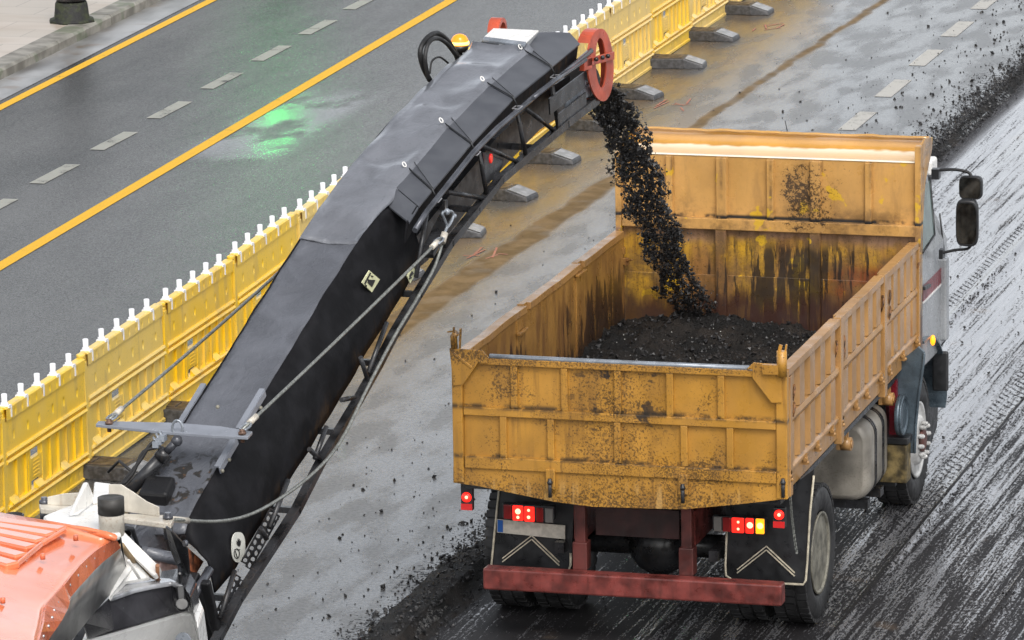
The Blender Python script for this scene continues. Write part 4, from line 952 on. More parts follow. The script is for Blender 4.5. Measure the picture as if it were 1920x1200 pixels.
st = g.mul(g.ramp(g.noise(9, 5, g.vec((1, .9, .35)), rough=.7), .48, .64), g.ramp(g.add(low, g.mul(g.noise(2.5, 3), .5)), .55, 1.0)); c = g.mix(g.mul(st, .6), c, (.06, .035, .016))
M['side'] = g.out(c, .6, bump=g.noise(12, 4), strength=.3, dist=.02, spec=.12)

# top cover: flat strip between two edges, slightly sagging, lower half rubber, upper half tarpaulin
e1 = [(987, 84), (983, 97), (912, 157), (835, 235), (766, 318), (735, 358), (712, 389), (700, 408), (604, 560), (498, 735), (443, 822), (403, 884), (353, 976), (346, 1000)]
E1 = [PC(x, y, .21) for x, y in e1]
def off_left(p, wdt): return p-CEv*wdt
CL = resample(E1, 120)
def topstrip(i0, i1, mat, name, wl=.42, over=.0, lift=0, wave=0):
    b = MB(); secs = []
    for i in range(i0, i1):
        p = CL[i]+Vector((0, 0, lift)); r_ = []
        for k in range(9):
            u = k/8; sag = -.02*math.sin(math.pi*u)+wave*(.02*mn.noise(Vector((u*2.5, i*.16, 1)))+.012*math.sin(i*.41)*math.sin(math.pi*u))
            rid = wave*.028*max([math.exp(-((i-j0)/1.3)**2) if i <= j0 else math.exp(-((i-j0)/5.0)**2) for j0 in (9, 25, 43, 54)])*(1 if .2 < u < .8 else .25); q = p-CEv*wl*u+Vector((0, 0, sag+rid)); r_.append(q)
        if over:
            a = (over+wave*.035*(mn.noise(Vector((0, i*.12, 9)))))*min(1, max(.05, (60-i)/12))
            t = [p+CEv*a+Vector((0, 0, -a*.75)), p+CEv*a*.45+Vector((0, 0, -a*.22))]; r_ = t+r_
        r_.append(p-CEv*(wl+.035)+Vector((0, 0, -.06)))
        secs.append(r_)
    b.loft(secs, closed=False, smooth=True); return b.build(name, mat, MM, thick=.012)
tarpo = topstrip(0, 62, M['tarp'], 'tarpaulin', over=.055, lift=.012, wave=1.0)
topstrip(60, 120, M['cover'], 'conveyor_cover', wave=.15)
# bevelled side panels of the upper half
ob = [(1087, 82), (1033, 127), (962, 185), (883, 270), (810, 357), (785, 388), (767, 418)]
OB = [PC(x, y, .47) for x, y in ob]; IB = [PC(x, y, .21) for x, y in [(1040, 61), (983, 97), (912, 157), (835, 235), (766, 318), (740, 350), (724, 384)]]
OBr, IBr = OB, IB
b = MB()
for i in range(1, len(OB)-1):
    a0, a1, c0, c1 = IB[i], IB[i+1], OB[i], OB[i+1]
    d = (a1-a0).normalized()*.006; b.prism([a0+d, a1-d, c1-d, c0+d], Vector((.0, 0, -.012)))
b.build('bevel_panel', M['bevel'], MM)
n0, n4, n5 = PC(983, 97, .21), OB[0], OB[1]; nn = (n4-n0).cross(n5-n0).normalized()
def onplane(px, py): d = Vector(ray(px, py)); return Vector(CAM)+d*((n0-Vector(CAM)).dot(nn)/d.dot(nn))
nose = [n0, onplane(1010, 61), onplane(1040, 60), onplane(1068, 61), n4, n5]
b = MB(); b.prism(nose, nn*(.012 if nn.z < 0 else -.012)); b.build('nose_panel', M['bevel'], MM)
b = MB()
for i in range(len(OB)-1): b.prism([OB[i]-CEv*.01, OB[i+1]-CEv*.01, OB[i+1]-CEv*.03+Vector((0, 0, -.14)), OB[i]-CEv*.03+Vector((0, 0, -.14))], CEv*-.012)
b.build('side_skirt', M['side'], MM)
b = MB()                                                          # left bevel, mirrored
for i in range(len(OB)-1):
    a0, a1, c0, c1 = IB[i]-CEv*.43, IB[i+1]-CEv*.43, IB[i]-CEv*.46+Vector((0, 0, -.25)), IB[i+1]-CEv*.46+Vector((0, 0, -.25)); b.prism([a0, a1, c1, c0], (0, 0, -.012))
b.build('bevel_panel', M['bevel'], MM)
b = MB()
for i in range(1, 5): b.tube([IB[i]+Vector((0, 0, .012)), OB[i]+Vector((0, 0, .012)), OB[i]+Vector((.03, 0, -.05))], .006, 6)
for i in range(1, 5): b.tube([IB[i]+Vector((0, 0, .014))+(IB[i-1]-IB[i])*.14, OB[i]+Vector((0, 0, .012))+(OB[i-1]-OB[i])*.02], .003, 5)
b.each('tie_cord', M['black'], tarpo)
for i in range(1, 5):
    b = MB(); p = IB[i]+Vector((-.03, 0, .035)); ax = Vector((.6, -.3, .74)).normalized(); u = ax.orthogonal().normalized(); v = ax.cross(u)
    b.tube([p+(u*math.cos(k*math.pi/6)*.014+v*math.sin(k*math.pi/6)*.022) for k in range(13)], .0045, 6, False); b.build('eyelet', M['white'], tarpo)
b = MB()                                                          # wire clips on the outer edge
for i in range(1, 5):
    p = OB[i]+Vector((.02, 0, -.03)); q = p+CEv*.05; dd = (OB[i-1]-OB[i]).normalized()*.07
    for a, c in ((p, q), (q, q-dd), (q-dd, p-dd), (p-dd, p)): b.bar(a+Vector((0, 0, -.02)), c+Vector((0, 0, -.02)), .006, .006)
b.each('edge_clip', M['bright'], MM)
# white plate on the head and the small orange arch on the far side
b = MB(); b.prism([PC(x, y, s) for x, y, s in [(925, 56, -.21), (1010, 60, .215), (987, 82, .215), (908, 72, -.21)]], (0, 0, .014))
hp = b.build('head_plate', M['white'], MM, .004)
b = MB(); b.prism([PC(x, y, s)-Vector((0, 0, .004)) for x, y, s in [(908, 72, -.21), (987, 82, .215), (983, 88, .215), (905, 78, -.21)]], (0, 0, .02)); b.build('plate_hinge', M['greysteel'], hp, .004)
b = MB(); c = PC(922, 60, -.40); arc = [c+Vector((0, math.cos(a)*.12, math.sin(a)*.11)) for a in np.linspace(.1, 3.0, 12)]
b.loft([[p, p+CEv*.09, p+CEv*.09+(c-p)*.3, p+(c-p)*.3] for p in arc]); b.build('far_belt_guard', M['orange'], MM)
# underside troughs: lower half side sheet
tp_ = [PC(x, y, .215) for x, y in [(724, 384), (712, 390), (700, 408), (650, 487), (604, 560), (550, 650), (498, 735), (443, 822), (403, 884), (372, 940), (353, 976), (348, 1005), (348, 1015)]]
bt_ = [PC(x, y, .36) for x, y in [(779, 436), (790, 468), (785, 500), (757, 548), (712, 622), (681, 672), (635, 754), (580, 842), (507, 957), (478, 1000), (440, 1070), (404, 1112), (395, 1070)]]
tp_, bt_ = tp_, bt_
TPs, BTs = resample(tp_, 50), resample(bt_, 50)
b = MB(); secs = []
for k in range(50):
    row = []
    for j in range(9):
        t = j/8; p = TPs[k].lerp(BTs[k], t); row.append(p+CEv*(.05*math.sin(math.pi*t)+.012*mn.noise(Vector((k*.3, t*4, 3)))))
    secs.append(row)
b.loft(secs, closed=False, smooth=True); sh = b.build('side_sheet', M['side'], MM, thick=.012)
b = MB(); b.loft([[p-CEv*(.42+.01) for p in r_] if False else [Vector(p)-CEv*(2*(Vector(p)-Vector(CB)).dot(CEv)) for p in r_] for r_ in secs], closed=False, smooth=True); b.build('side_sheet', M['side'], MM, thick=.012)
# belt body inside the truss, dark
b = MB(); secs = []
for (x, y) in [(1085, 130), (1010, 178), (930, 260), (860, 345), (800, 420), (735, 500), (640, 650), (540, 790)]:
    p = PC(x, y, .26); hh_ = .26 if x > 790 else .16; secs.append([p, p-CEv*.52, p-CEv*.52+Vector((0, 0, -hh_)), p+Vector((0, 0, -hh_))])
b.loft(secs); b.build('belt_trough', M['tar'], MM)
# tubes and truss
tt = [PC(x, y, .52) for x, y in [(1108, 95), (1058, 137), (1003, 180), (933, 240), (905, 268), (887, 287), (845, 340), (800, 397), (778, 432)]]
b = MB(); b.tube(tt, .021, 12); b.tube([PC(x, y, .55) for x, y in [(1098, 112), (1040, 152), (1000, 184)]], .015, 10); b.each('handrail_tube', M['darksteel'], MM)
lc = [(1117, 188), (1060, 232), (1007, 277), (937, 337), (893, 393), (843, 455), (777, 552), (733, 625), (704, 681), (667, 747), (629, 810), (597, 863), (549, 957), (492, 1044), (440, 1123), (400, 1200), (330, 1310)]
b = MB(); LC = [PC(x+(6 if y > 500 else 0), y, .45) for x, y in lc]
for s_ in (0, -.9):
    for a, c in zip(LC, LC[1:]):
        d = (c-a).normalized(); b.bar(a+CEv*s_-d*.01, c+CEv*s_+d*.01, .055, .055, CEv.cross(d))
    for a, c in zip(LC, LC[1:]): b.bar(a+CEv*(s_+.03)+Vector((0, 0, .032)), c+CEv*(s_+.03)+Vector((0, 0, .032)), .010, .010)
b.each('truss_chord', M['blackpaint'], MM)
b = MB()
for a, c in [((1035, 158), (1047, 243)), ((970, 212), (986, 292)), ((898, 285), (913, 366)), ((835, 375), (836, 470)), ((915, 270), (1000, 306)) if 0 else ((985, 203), (1040, 246)), ((902, 272), (980, 308)), ((838, 360), (908, 372)), ((800, 400), (780, 520)), ((725, 605), (690, 700)), ((676, 670), (688, 708)), ((640, 750), (665, 745)), ((612, 800), (590, 860)), ((580, 842), (600, 862)), ((540, 900), (505, 990)), ((489, 990), (500, 1010)), ((440, 1070), (412, 1160))]:
    b.tube([PC(*a, .46), PC(*c, .46)], .017, 8)
for i in range(0, 16, 2): b.bar(LC[i], LC[i]-CEv*.9, .04, .04)
b.bar(PC(1095, 150, .47), PC(1030, 200, .47), .012, .12, (0, 0, 1)); b.bar(PC(1098, 185, .47), PC(1045, 228, .47), .012, .10, (0, 0, 1))
b.each('truss_strut', M['blackpaint'], MM)
b = MB(); p = PC(918, 300, .40); b.prism([PC(905, 285, .43), PC(945, 300, .43), PC(935, 330, .43), PC(912, 345, .43)], CEv*-.01); b.build('valve_plate', M['blackpaint'], MM)
b = MB(); b.lathe(PC(919, 297, .46), [(0, .035), (.01, .035), (.012, .03)], 16, 'X'); b.build('red_reflector', M['redlens'] if 0 else emis('red_disc', (.65, .01, .01), .3), MM)
# perforated plate beside the lower chord, two rows of holes
def lerp2(a, c, t): return (a[0]+(c[0]-a[0])*t, a[1]+(c[1]-a[1])*t)
for (a, c, n) in (((506, 952), (449, 1056), 9), ((441, 1076), (393, 1166), 8)):
    b = MB(); wv = (20, 12)
    def cell(u0, u1, t0, t1, rot):
        qs = [PC(*lerp2(lerp2(a, c, tt), (lerp2(a, c, tt)[0]+wv[0], lerp2(a, c, tt)[1]+wv[1]), uu), .41) for uu, tt in ((u0, t0), (u1, t0), (u1, t1), (u0, t1))]
        ce = (qs[0]+qs[1]+qs[2]+qs[3])/4; outer = []
        for i in range(4): outer += [qs[i], (qs[i]+qs[(i+1) % 4])/2]
        inner = [ce+(p-ce)*((.60 if i % 2 == 0 else .80)*(1 if (i//2+rot) % 2 else .8)) for i, p in enumerate(outer)]
        o1, o2 = b.addv(outer), b.addv(inner)
        for i in range(8): l = (i+1) % 8; b.face((o1+i, o1+l, o2+l, o2+i))
    for j in range(n):
        for u in (0, 1): cell(u*.5, u*.5+.5, (j+u*.3)/(n+.3), (j+1+u*.3)/(n+.3), j+u)
    b.build('perforated_plate', M['blackpaint'], MM, thick=.006)
# D shaped orange guard at the head: rim + spoke
cx, cy = 1131, 122
def ell(t, a, bb, s, dx=0, dy=0): return PC(cx+dx+a*math.cos(t)+4*math.sin(t)*0, cy+dy-bb*math.sin(t), s)
N = 40; b = MB(); secs = []
for k in range(N):
    t = 2*math.pi*k/N; a_out = 21 if math.cos(t) > 0 else 27
    skew = 4*math.sin(t)
    o_ = ell(t, a_out, 68, .50, -skew*.6-2); i_ = ell(t, 10, 47, .50, -skew*.4-4, -4)
    secs.append([o_, i_, i_-CEv*.012, o_-CEv*.012])
bs = [b.addv(q) for q in secs]
for k in range(N):
    l = (k+1) % N
    for j in range(4): m = (j+1) % 4; b.face((bs[k]+j, bs[k]+m, bs[l]+m, bs[l]+j), False)
gd = b.build('belt_guard', M['orange'], MM)
b = MB(); secs = []
for k in range(0, 27):
    t = -1.9+ (1.9+2.5)*k/26; skew = 4*math.sin(t); a_out = 21 if math.cos(t) > 0 else 27
    o_ = ell(t, a_out, 68, .50, -skew*.6-2); secs.append([o_, o_-CEv*.10, o_-CEv*.10+Vector((0, .01, 0)), o_+Vector((0, .012, 0))])
b.loft(secs); b.box(0, 0, 0, 0, 0, 0) if 0 else None
b.build('guard_rim', M['orange'], gd)
b = MB(); b.bar(PC(1098, 118, .51), PC(1150, 104, .51), .02, .06, (0, 0, 1)); b.bar(PC(1091, 122, .50), PC(1106, 116, .50), .04, .09, (0, 0, 1)); b.build('guard_spoke', M['orange'], gd, .004)
b = MB()
for q in ((1130, 108), (1140, 105), (1118, 111)): b.ball(PC(*q, .535), .018, 8)
b.each('adjusting_bolt', M['blackpaint'], gd)
b = MB(); b.tube([PC(1090, 150, .34), PC(1090, 150, -.34)], .14, 24); b.build('head_drum', M['tar'], MM)
b = MB(); b.bar(PC(1105, 168, .44), PC(1060, 200, .44), .015, .08, (0, 0, 1)); b.tube([PC(1070, 180, .45), PC(1098, 155, .45)], .02, 8); b.build('tensioner', M['greysteel'], MM)
# beacon and hoses on the far side of the cover
c = PC(862, 80, -.42); b = MB(); b.tube([c+Vector((0, 0, -.30)), c+Vector((0, 0, -.05))], .02, 8); b.lathe(c, [(-.07, .04), (-.045, .064), (-.02, .066)], 16, 'Z'); bc = b.build('warning_beacon', M['blackpaint'], MM)
g = G('beacon_glow'); x, y, z = g.xyz(); m = g.out((.75, .22, .01), .12); g.b.inputs['Emission Color'].default_value = (1, .36, .02, 1); g.b.inputs['Emission Strength'].default_value = .5; M['beacon'] = m
b = MB(); b.lathe(c, [(-.02, .062), (.0, .066), (.03, .060), (.05, .046), (.062, .025), (.066, .001)], 20, 'Z'); b.build('beacon_dome', M['beacon'], bc)
b = MB(); b.lathe(c, [(-.012, .068), (.004, .0685), (.010, .0665)], 20, 'Z'); b.build('beacon_band', M['amberhot'], bc)
b = MB()
b.tube(smooth_curve([PC(x, y, -.38) for x, y in [(806, 150), (793, 125), (788, 95), (800, 72), (818, 62), (835, 72), (850, 92), (858, 110)]], 6), .020, 8)
b.tube(smooth_curve([PC(x, y, -.34) for x, y in [(804, 150), (797, 110), (804, 80), (820, 72), (838, 82), (855, 104)]], 6), .016, 8)
b.tube(smooth_curve([PC(x, y, -.34) for x, y in [(806, 138), (810, 115), (824, 107), (840, 118)]], 6), .008, 6); b.build('hydraulic_hose', M['rubber'], MM)
M['pale'] = plain('pale_grey_steel', (.27, .29, .33), .22, metal=.2, var=.06, grime=.12)
# spreader bar across the cover and the two stay ropes
b = MB(); Z1 = [PC(233, 793, -.62), PC(250, 787, -.60), PC(340, 797, -.12), PC(462, 811, .44), PC(470, 818, .46), PC(455, 824, .44), PC(340, 819, -.10), PC(236, 800, -.62)]
cz = Z1[0].copy(); pl_ = []
for p in Z1: pl_.append(p)
yl = PC(350, 808, 0)
bar_pts = []
for s_, h_ in ((-.62, .03), (-.40, .055), (-.1, .085), (.22, .085), (.46, .05)): bar_pts.append((s_, h_))
ctr = PC(345, 812, 0); dirb = Vector((0, 1, .15)).normalized()
top = [ctr+CEv*s_+dirb*h_*1.25 for s_, h_ in bar_pts]; bot = [ctr+CEv*s_-dirb*h_*.6 for s_, h_ in reversed(bar_pts)]
b.prism(top+bot, (0, 0, .022)); sb = b.build('spreader_bar', M['pale'], MM, .004)
R_, L_ = ctr+CEv*.41+Vector((0, 0, .05)), ctr-CEv*.53+Vector((0, 0, .05))
b = MB()
for p in (R_, L_): b.lathe(p, [(-.08, .014), (-.03, .014), (-.028, .026), (-.012, .026), (-.010, .018), (.006, .018)], 12, 'Z')
b.each('pin_bolt', plain('rusty_bolt', (.17, .10, .07), .5, metal=.4, var=.3, vs=30), sb)
def shackle(b, p, d, r=.03): u = Vector((0, 0, 1)).cross(d).normalized(); b.tube([p+d*a+u*c for a, c in ((0, .0), (.01, .022), (.05, .028), (.09, .02), (.10, 0), (.09, -.02), (.05, -.028), (.01, -.022), (0, 0))], .008, 6)
sk = PC(835, 398, .56)
def rope(p, q, sag, r=.011, ferr=True):
    d = (q-p).normalized(); pts = [p.lerp(q, t)+Vector((0, 0, -sag*4*t*(1-t))) for t in np.linspace(0, 1, 24)]
    b = MB(); b.tube(pts, r, 8); w_ = b.build('wire_rope', M['wire'], MM)
    b = MB(); b.tube([p+d*.10, p+d*.20], .021, 10); b.tube([q-d*.14, q-d*.05], .020, 10); b.each('ferrule', M['cream'], w_)
    b = MB(); shackle(b, p, d); shackle(b, q-d*.08, d); b.build('shackle', M['greysteel'], w_)
rope(R_, PC(826, 448, .60), .01); rope(L_, PC(545, 490, -.60), .015)
b = MB()
pts = smooth_curve([PC(x, y, .60) for x, y in [(328, 974), (400, 978), (460, 968), (520, 938), (590, 885), (640, 825), (690, 725), (740, 630), (785, 555), (815, 500), (828, 460)]], 5)
b.tube(pts, .0115, 8); slack = b.build('wire_rope', M['wire'], MM, label='slack wire rope hanging in a curve under the conveyor')
b = MB(); b.tube([pts[0]+Vector((-.03, 0, 0)), pts[2]], .02, 10); b.tube([PC(829, 455, .6), PC(834, 437, .6)], .024, 10); b.each('ferrule', M['cream'], slack)
b = MB(); b.tube(smooth_curve([PC(x, y, .60) for x, y in [(832, 440), (838, 425), (832, 408), (830, 398), (846, 396), (850, 405), (844, 420), (836, 430)]], 3), .010, 8); b.ball(PC(838, 397, .6), .024, 10); b.ball(PC(852, 405, .6), .018, 8); b.build('shackle', M['greysteel'], slack)
b = MB(); b.bar(PC(800, 480, .5), PC(838, 405, .5), .04, .10, CEv); b.build('rope_lug', M['blackpaint'], MM, .006)
# flat steel rails along the lower cover
b = MB()
def angle_rail(pa, pb, s_):
    a, c = PC(*pa, s_), PC(*pb, s_); b.bar(a+Vector((0, 0, .03)), c+Vector((0, 0, .03)), .038, .010); b.bar(a+CEv*.02+Vector((0, 0, .005)), c+CEv*.02+Vector((0, 0, .005)), .008, .045)
angle_rail((492, 738), (447, 812), .25); angle_rail((440, 828), (407, 884), .25); angle_rail((382, 728), (335, 805), -.33)
b.each('clamp_rail', M['pale'], MM)
b = MB()
for q in ((430, 862), (417, 883), (408, 763), (489, 765)): b.ball(PC(*q, .30), .014, 8)
b.each('rail_bolt', M['rim'], MM)
b = MB(); b.bar(PC(404, 758, -.22), PC(372, 800, -.22), .03, .02); b.bar(PC(396, 756, -.2), PC(385, 770, -.2), .02, .04); b.each('cover_latch', M['cream'], MM)
b = MB(); b.obox(PC(297, 943, -.1)+Vector((0, 0, .04)), CEv*.10, Vector((0, .09, .04)), Vector((0, -.02, .09))); b.build('rubber_flap', M['tar'], MM, .02)
# stickers
def sticker(loop, s_, name, mat, lab):
    b = MB(); b.prism([PC(x, y, s_) for x, y in loop], CEv*.006); return b.build(name, mat, sh, label=lab)
st_ = .345
s1 = sticker([(691, 507), (711, 524), (696, 548), (677, 530)], .335, 'warning_sticker', M['sticker'], 'pale square sticker with a black pictogram on the dark side')
b = MB(); b.prism([PC(x, y, .342) for x, y in [(693.5, 511), (695, 512.5), (684.5, 533), (682.5, 531.5)]], CEv*.004)
b.prism([PC(x, y, .342) for x, y in [(690, 524), (703, 525), (697, 538), (689, 530)]], CEv*.004); b.prism([PC(x, y, .342) for x, y in [(695, 516), (700, 518), (697, 520)]], CEv*.004); b.prism([PC(x, y, .342) for x, y in [(684, 533), (688, 536), (686, 538)]], CEv*.004)
b.build('pictogram', M['tar'], s1)
s2 = sticker([(774, 500), (779, 512), (768, 531), (762, 517)], .41, 'warning_sticker', M['sticker'], 'small pale sticker near the wire rope')
b = MB(); b.prism([PC(x, y, .417) for x, y in [(772, 508), (775, 513), (769, 519), (772, 521), (767, 524), (768, 515)]], CEv*.004); b.build('pictogram', M['tar'], s2)
b = MB(); b.prism([PC(446+12.5*math.cos(t)*abs(math.cos(t))**-.25*1.0, 1026-29*math.sin(t)*abs(math.sin(t)+1e-6)**-.25*.98, .365) for t in np.linspace(.01, 2*math.pi+.01, 28)[:-1]], CEv*.006); s3 = b.build('oval_sticker', plain('white_sticker', (.66, .66, .60), .5, var=.05, grime=.25), sh, label='white oval sticker with a black hand and circle')
b = MB()
hand = [(444, 1021), (443, 1014), (445, 1018), (446, 1009), (447.2, 1017), (448.5, 1010), (449, 1018), (451, 1013), (450.5, 1021), (448, 1025)]
b.prism([PC(x, y, .372) for x, y in hand], CEv*.004); b.prism([PC(x, y, .372) for x, y in [(444, 1030), (450, 1030), (447, 1033)]], CEv*.004)
b.tube([PC(444+5*math.cos(t), 1038-9*math.sin(t), .374) for t in np.linspace(0, 6.28, 16)], .003, 5); b.tube([PC(440, 1030, .374), PC(445, 1046, .374)], .003, 5); b.build('pictogram', M['tar'], s3)
# slewing cylinder between bracket and spreader bar
A_, B_ = PC(238, 925, -.33), PC(338, 822, -.06); B_ = ctr+CEv*-.03-dirb*.06+Vector((0, 0, -.03)); 
b = MB(); b.tube([A_, A_.lerp(B_, .66)], .042, 14); b.tube([A_.lerp(B_, .66), A_.lerp(B_, .80)], .05, 14); b.build('lift_cylinder', M['blackpaint'], MM)
b = MB(); b.tube([A_.lerp(B_, .78), B_], .026, 12); b.ball(B_, .038, 12); b.build('cylinder_rod', M['darksteel'], MM)
b = MB(); p = B_+Vector((0, .02, .08)); b.tube([p+Vector((.035*math.sin(t), 0, .05*math.cos(t))) for t in np.linspace(0, 6.28, 14)], .009, 6, False); b.build('lifting_eye', M['greysteel'], MM)
b = MB(); n_ = Vector((-.06, 0, .04))
b.tube(smooth_curve([A_+Vector((-.08, 0, .0)), A_.lerp(B_, .2)+n_, A_.lerp(B_, .5)+n_*1.2, A_.lerp(B_, .75)+n_*1.5, A_.lerp(B_, .85)+n_*1.1], 5), .012, 8); b.tube(smooth_curve([A_+Vector((-.02, 0, .06)), A_.lerp(B_, .3)+n_*.9, A_.lerp(B_, .6)+n_*1.5, A_.lerp(B_, .78)+n_*.8], 5), .012, 8)
b.tube(smooth_curve([A_+Vector((.03, 0, -.06)), A_.lerp(B_, .2)+Vector((.1, .1, -.06)), A_.lerp(B_, .38)+Vector((.16, .1, -.03))], 5), .010, 8); b.tube([A_+Vector((-.2, .2, .08)), A_+Vector((-.12, .2, .16)), A_+Vector((0, .1, .12))], .010, 8)
b.build('hydraulic_hose', M['rubber'], MM)
b = MB(); n2_ = n_*1.6
for t in (.80, .86, .92): p = A_.lerp(B_, t)+n2_*.7; b.obox(p, (.02, 0, 0), (0, .03, 0), (0, 0, .02)); b.tube([p, p+Vector((-.03, .02, .04))], .008, 6)
b.each('hose_fitting', M['greysteel'], MM)

# machine body -------------------------------------------------------
ZK = 2.62                                                        # height of the white slewing bracket
def Q(x, y, z=ZK): return PZ(x, y, z)
b = MB()
b.prism([Q(x, y, ZK) for x, y in [(73, 944), (76, 953), (115, 957), (320, 982), (325, 975), (322, 966), (215, 962), (150, 950), (90, 943)]], (0, 0, -.035))
fl = b.build('slew_arm', M['cream'], MM, .006)
b = MB()
def vplate(p0, p1, hs, th=.012):   # upright plate between two ground points with heights along it
    p0, p1 = Vector(p0), Vector(p1); n_ = (p1-p0).cross(Vector((0, 0, 1))).normalized()*th
    m = len(hs)-1; lo = [p0.lerp(p1, i/m) for i in range(m+1)]; b.prism(lo+[q+Vector((0, 0, hs[m-i])) for i, q in enumerate(reversed(lo))], n_)
vplate(Q(207, 955), Q(300, 968), [.16, .17, .13, .085, .06]); vplate(Q(90, 946), Q(150, 948), [.05, .075, .085])
b.each('arm_web', M['cream'], MM, .004)
# hooded white casting: base wedge and peak
b = MB()
b.prism([Q(x, y, ZK+.03) for x, y in [(80, 966), (120, 950), (150, 940), (200, 945), (207, 965), (228, 998), (190, 1004), (100, 990)]], (0, 0, -.05))
base = b.build('slew_casting', M['white'], MM, .02)
b = MB()
b.prism([Q(177, 917, ZK+.03), Q(210, 921, ZK+.03), Q(203, 946, ZK+.03), Q(196, 951, ZK+.03), Q(186, 945, ZK+.03), Q(174, 948, ZK+.03)], (0, 0, .05)); b.build('pivot_plate', M['white'], base, .012)
b = MB(); b.lathe(Q(196, 921, ZK+.06)+Vector((0, 0, 0)), [(0, .034), (.012, .034), (.014, .028)], 18, 'Z'); b.build('pivot_pin', plain('rusty_pin', (.24, .13, .08), .5, var=.3, vs=30), base)
b = MB(); a0, a1, a2 = Q(160, 910, 2.78), Q(166, 945, 2.65), Q(130, 965, 2.65)
b.prism([Q(158, 907, 2.82), Q(166, 906, 2.82), Q(180, 940, 2.66), Q(160, 955, 2.66), Q(148, 965, 2.66), Q(130, 968, 2.66)], (-.02, .03, -.0)); b.build('gusset_plate', M['white'], base, .008)
b = MB()
for px, py in ((83, 944), (315, 973)): b.lathe(Q(px, py, ZK), [(-.12, .03), (-.04, .03), (-.035, .02), (.0, .02), (.002, .032), (.02, .032), (.022, .02), (.04, .02)], 14, 'Z')
b.each('pin_bolt', M['darksteel'], fl)
b = MB()                                                         # white stay leading down to the right
b.prism([Q(x, y, z_) for x, y, z_ in [(226, 990, 2.66), (300, 1062, 2.42), (297, 1072, 2.40), (288, 1080, 2.38), (226, 1020, 2.58)]], (.0, .04, -.04)); b.prism([Q(x, y, z_) for x, y, z_ in [(228, 1032, 2.52), (256, 1054, 2.45), (282, 1082, 2.36), (233, 1090, 2.36), (203, 1122, 2.34)]], (0, .03, -.03)); b.tube([Q(240, 1050, 2.53), Q(262, 1085, 2.39)], .012, 6); b.each('stay_beam', M['white'], MM, .01)
b = MB(); b.tube(smooth_curve([Q(228, 1022, 2.6), Q(245, 1045, 2.5), Q(262, 1062, 2.4), Q(290, 1082, 2.35)], 4), .018, 8); b.build('feed_pipe', plain('tan_hose', (.28, .20, .11), .6, var=.2), MM)
# exhausts
b = MB(); p = Q(210, 1002, 2.62); b.tube([p, p+Vector((0, 0, .20))], .078, 20); ex = b.build('exhaust_pipe', M['cream'], MM)
b = MB(); p = p+Vector((0, 0, .13)); b.tube([p, p+Vector((0, 0, .10))], .081, 20); b.build('sooty_cap', plain('soot', (.035, .033, .03), .6, var=.3), ex)
b = MB(); p = Q(25, 965, 2.75); b.lathe(p, [(-.2, .065), (0, .065), (.004, .055), (-.1, .054), (-.1, .001)], 20, 'Z'); b.build('exhaust_pipe', M['blackpaint'], MM)
M['skirt'] = plain('orange_skirt', (.64, .16, .07), .25, var=.12, grime=.25, gcol=(.25, .06, .03), coat=.3)
# orange hood: two roof planes with a folded edge
ZH = 2.86
def hoodmat():
    g = G('orange_hood'); c = g.mix(g.ramp(g.noise(3, 4), .3, .7), (.70, .19, .075), (.82, .25, .11)); c = g.mix(g.mul(g.ramp(g.noise(24, 4, rough=.7), .60, .72), .35), c, (.35, .05, .02))
    c = g.mix(g.mul(g.ramp(g.noise(9, 3, g.vec((1, .3, 1))), .6, .75), .3), c, (.85, .40, .28)); return g.out(c, g.ramp(g.noise(5, 3), .3, .7, .12, .3), coat=1.0, coatr=.06, bump=g.noise(3, 3), strength=.15, dist=.03)
M['hood'] = hoodmat()
TR = [(-60, 958), (0, 967), (100, 984), (185, 1001), (212, 1005), (221, 1014)]           # far upper edge in the picture
back = [Q(x, y, ZH) for x, y in [(-70, 958), (0, 968), (110, 986), (200, 1003), (214, 1008)]]
fold = [Q(x, y, ZH-.03) for x, y in [(214, 1008), (177, 1032), (146, 1061), (117, 1098), (83, 1138), (80, 1165), (68, 1205), (55, 1250)]]
b = MB(); nbk = resample(back[:4], 8); lowe = [Q(x, y, ZH+.02) for x, y in [(-400, 1200), (-340, 1210), (-270, 1220), (-200, 1235), (-130, 1240), (-80, 1245), (-20, 1250), (40, 1255)]]
secs = []
fo = resample([back[3], back[4]]+fold, 16)
for j in range(16):
    t = j/15; right = fo[j]; left = Q(-260, 940+330*t, ZH+.10); row = []
    for i in range(25):
        u = i/24; p = left.lerp(right, u); p = p+Vector((0, 0, .05*math.sin(math.pi*min(1, u*1.0))))
        rib = .0
        row.append(p+Vector((0, 0, rib)))
    secs.append(row)
b.loft(secs, closed=False, smooth=True); hood = b.build('engine_hood', M['hood'], MM, thick=.02)
def hp_(x, y, dz=0): return Q(x, y, ZH+.07+dz)
b = MB()
for k in range(6):                                                 # pressed ribs ending at a step
    x1, y1 = 118-17*k, 994+22*k-(k*k)*.0
    ex_, ey_ = [(118, 996), (97, 1006), (78, 1017), (60, 1030), (41, 1046), (25, 1062)][k]
    b.bar(hp_(ex_-200, ey_-26-6*k, -.012), hp_(ex_, ey_, -.012), .10, .045); 
b.each('hood_rib', M['hood'], hood, .012)
b = MB(); b.bar(hp_(123, 993, -.01), hp_(78, 1020, -.01), .02, .03); b.bar(hp_(78, 1020, -.01), hp_(32, 1058, -.01), .02, .03); b.each('hood_step', M['hood'], hood, .008)
b = MB(); rim_ = resample(back+fold[:1], 14); b.tube([p+Vector((0, 0, .0)) for p in rim_], .022, 8); b.build('hood_edge', M['hood'], hood)
M['skirt'] = plain('orange_skirt', (.64, .16, .07), .25, var=.12, grime=.25, gcol=(.25, .06, .03), coat=.3)
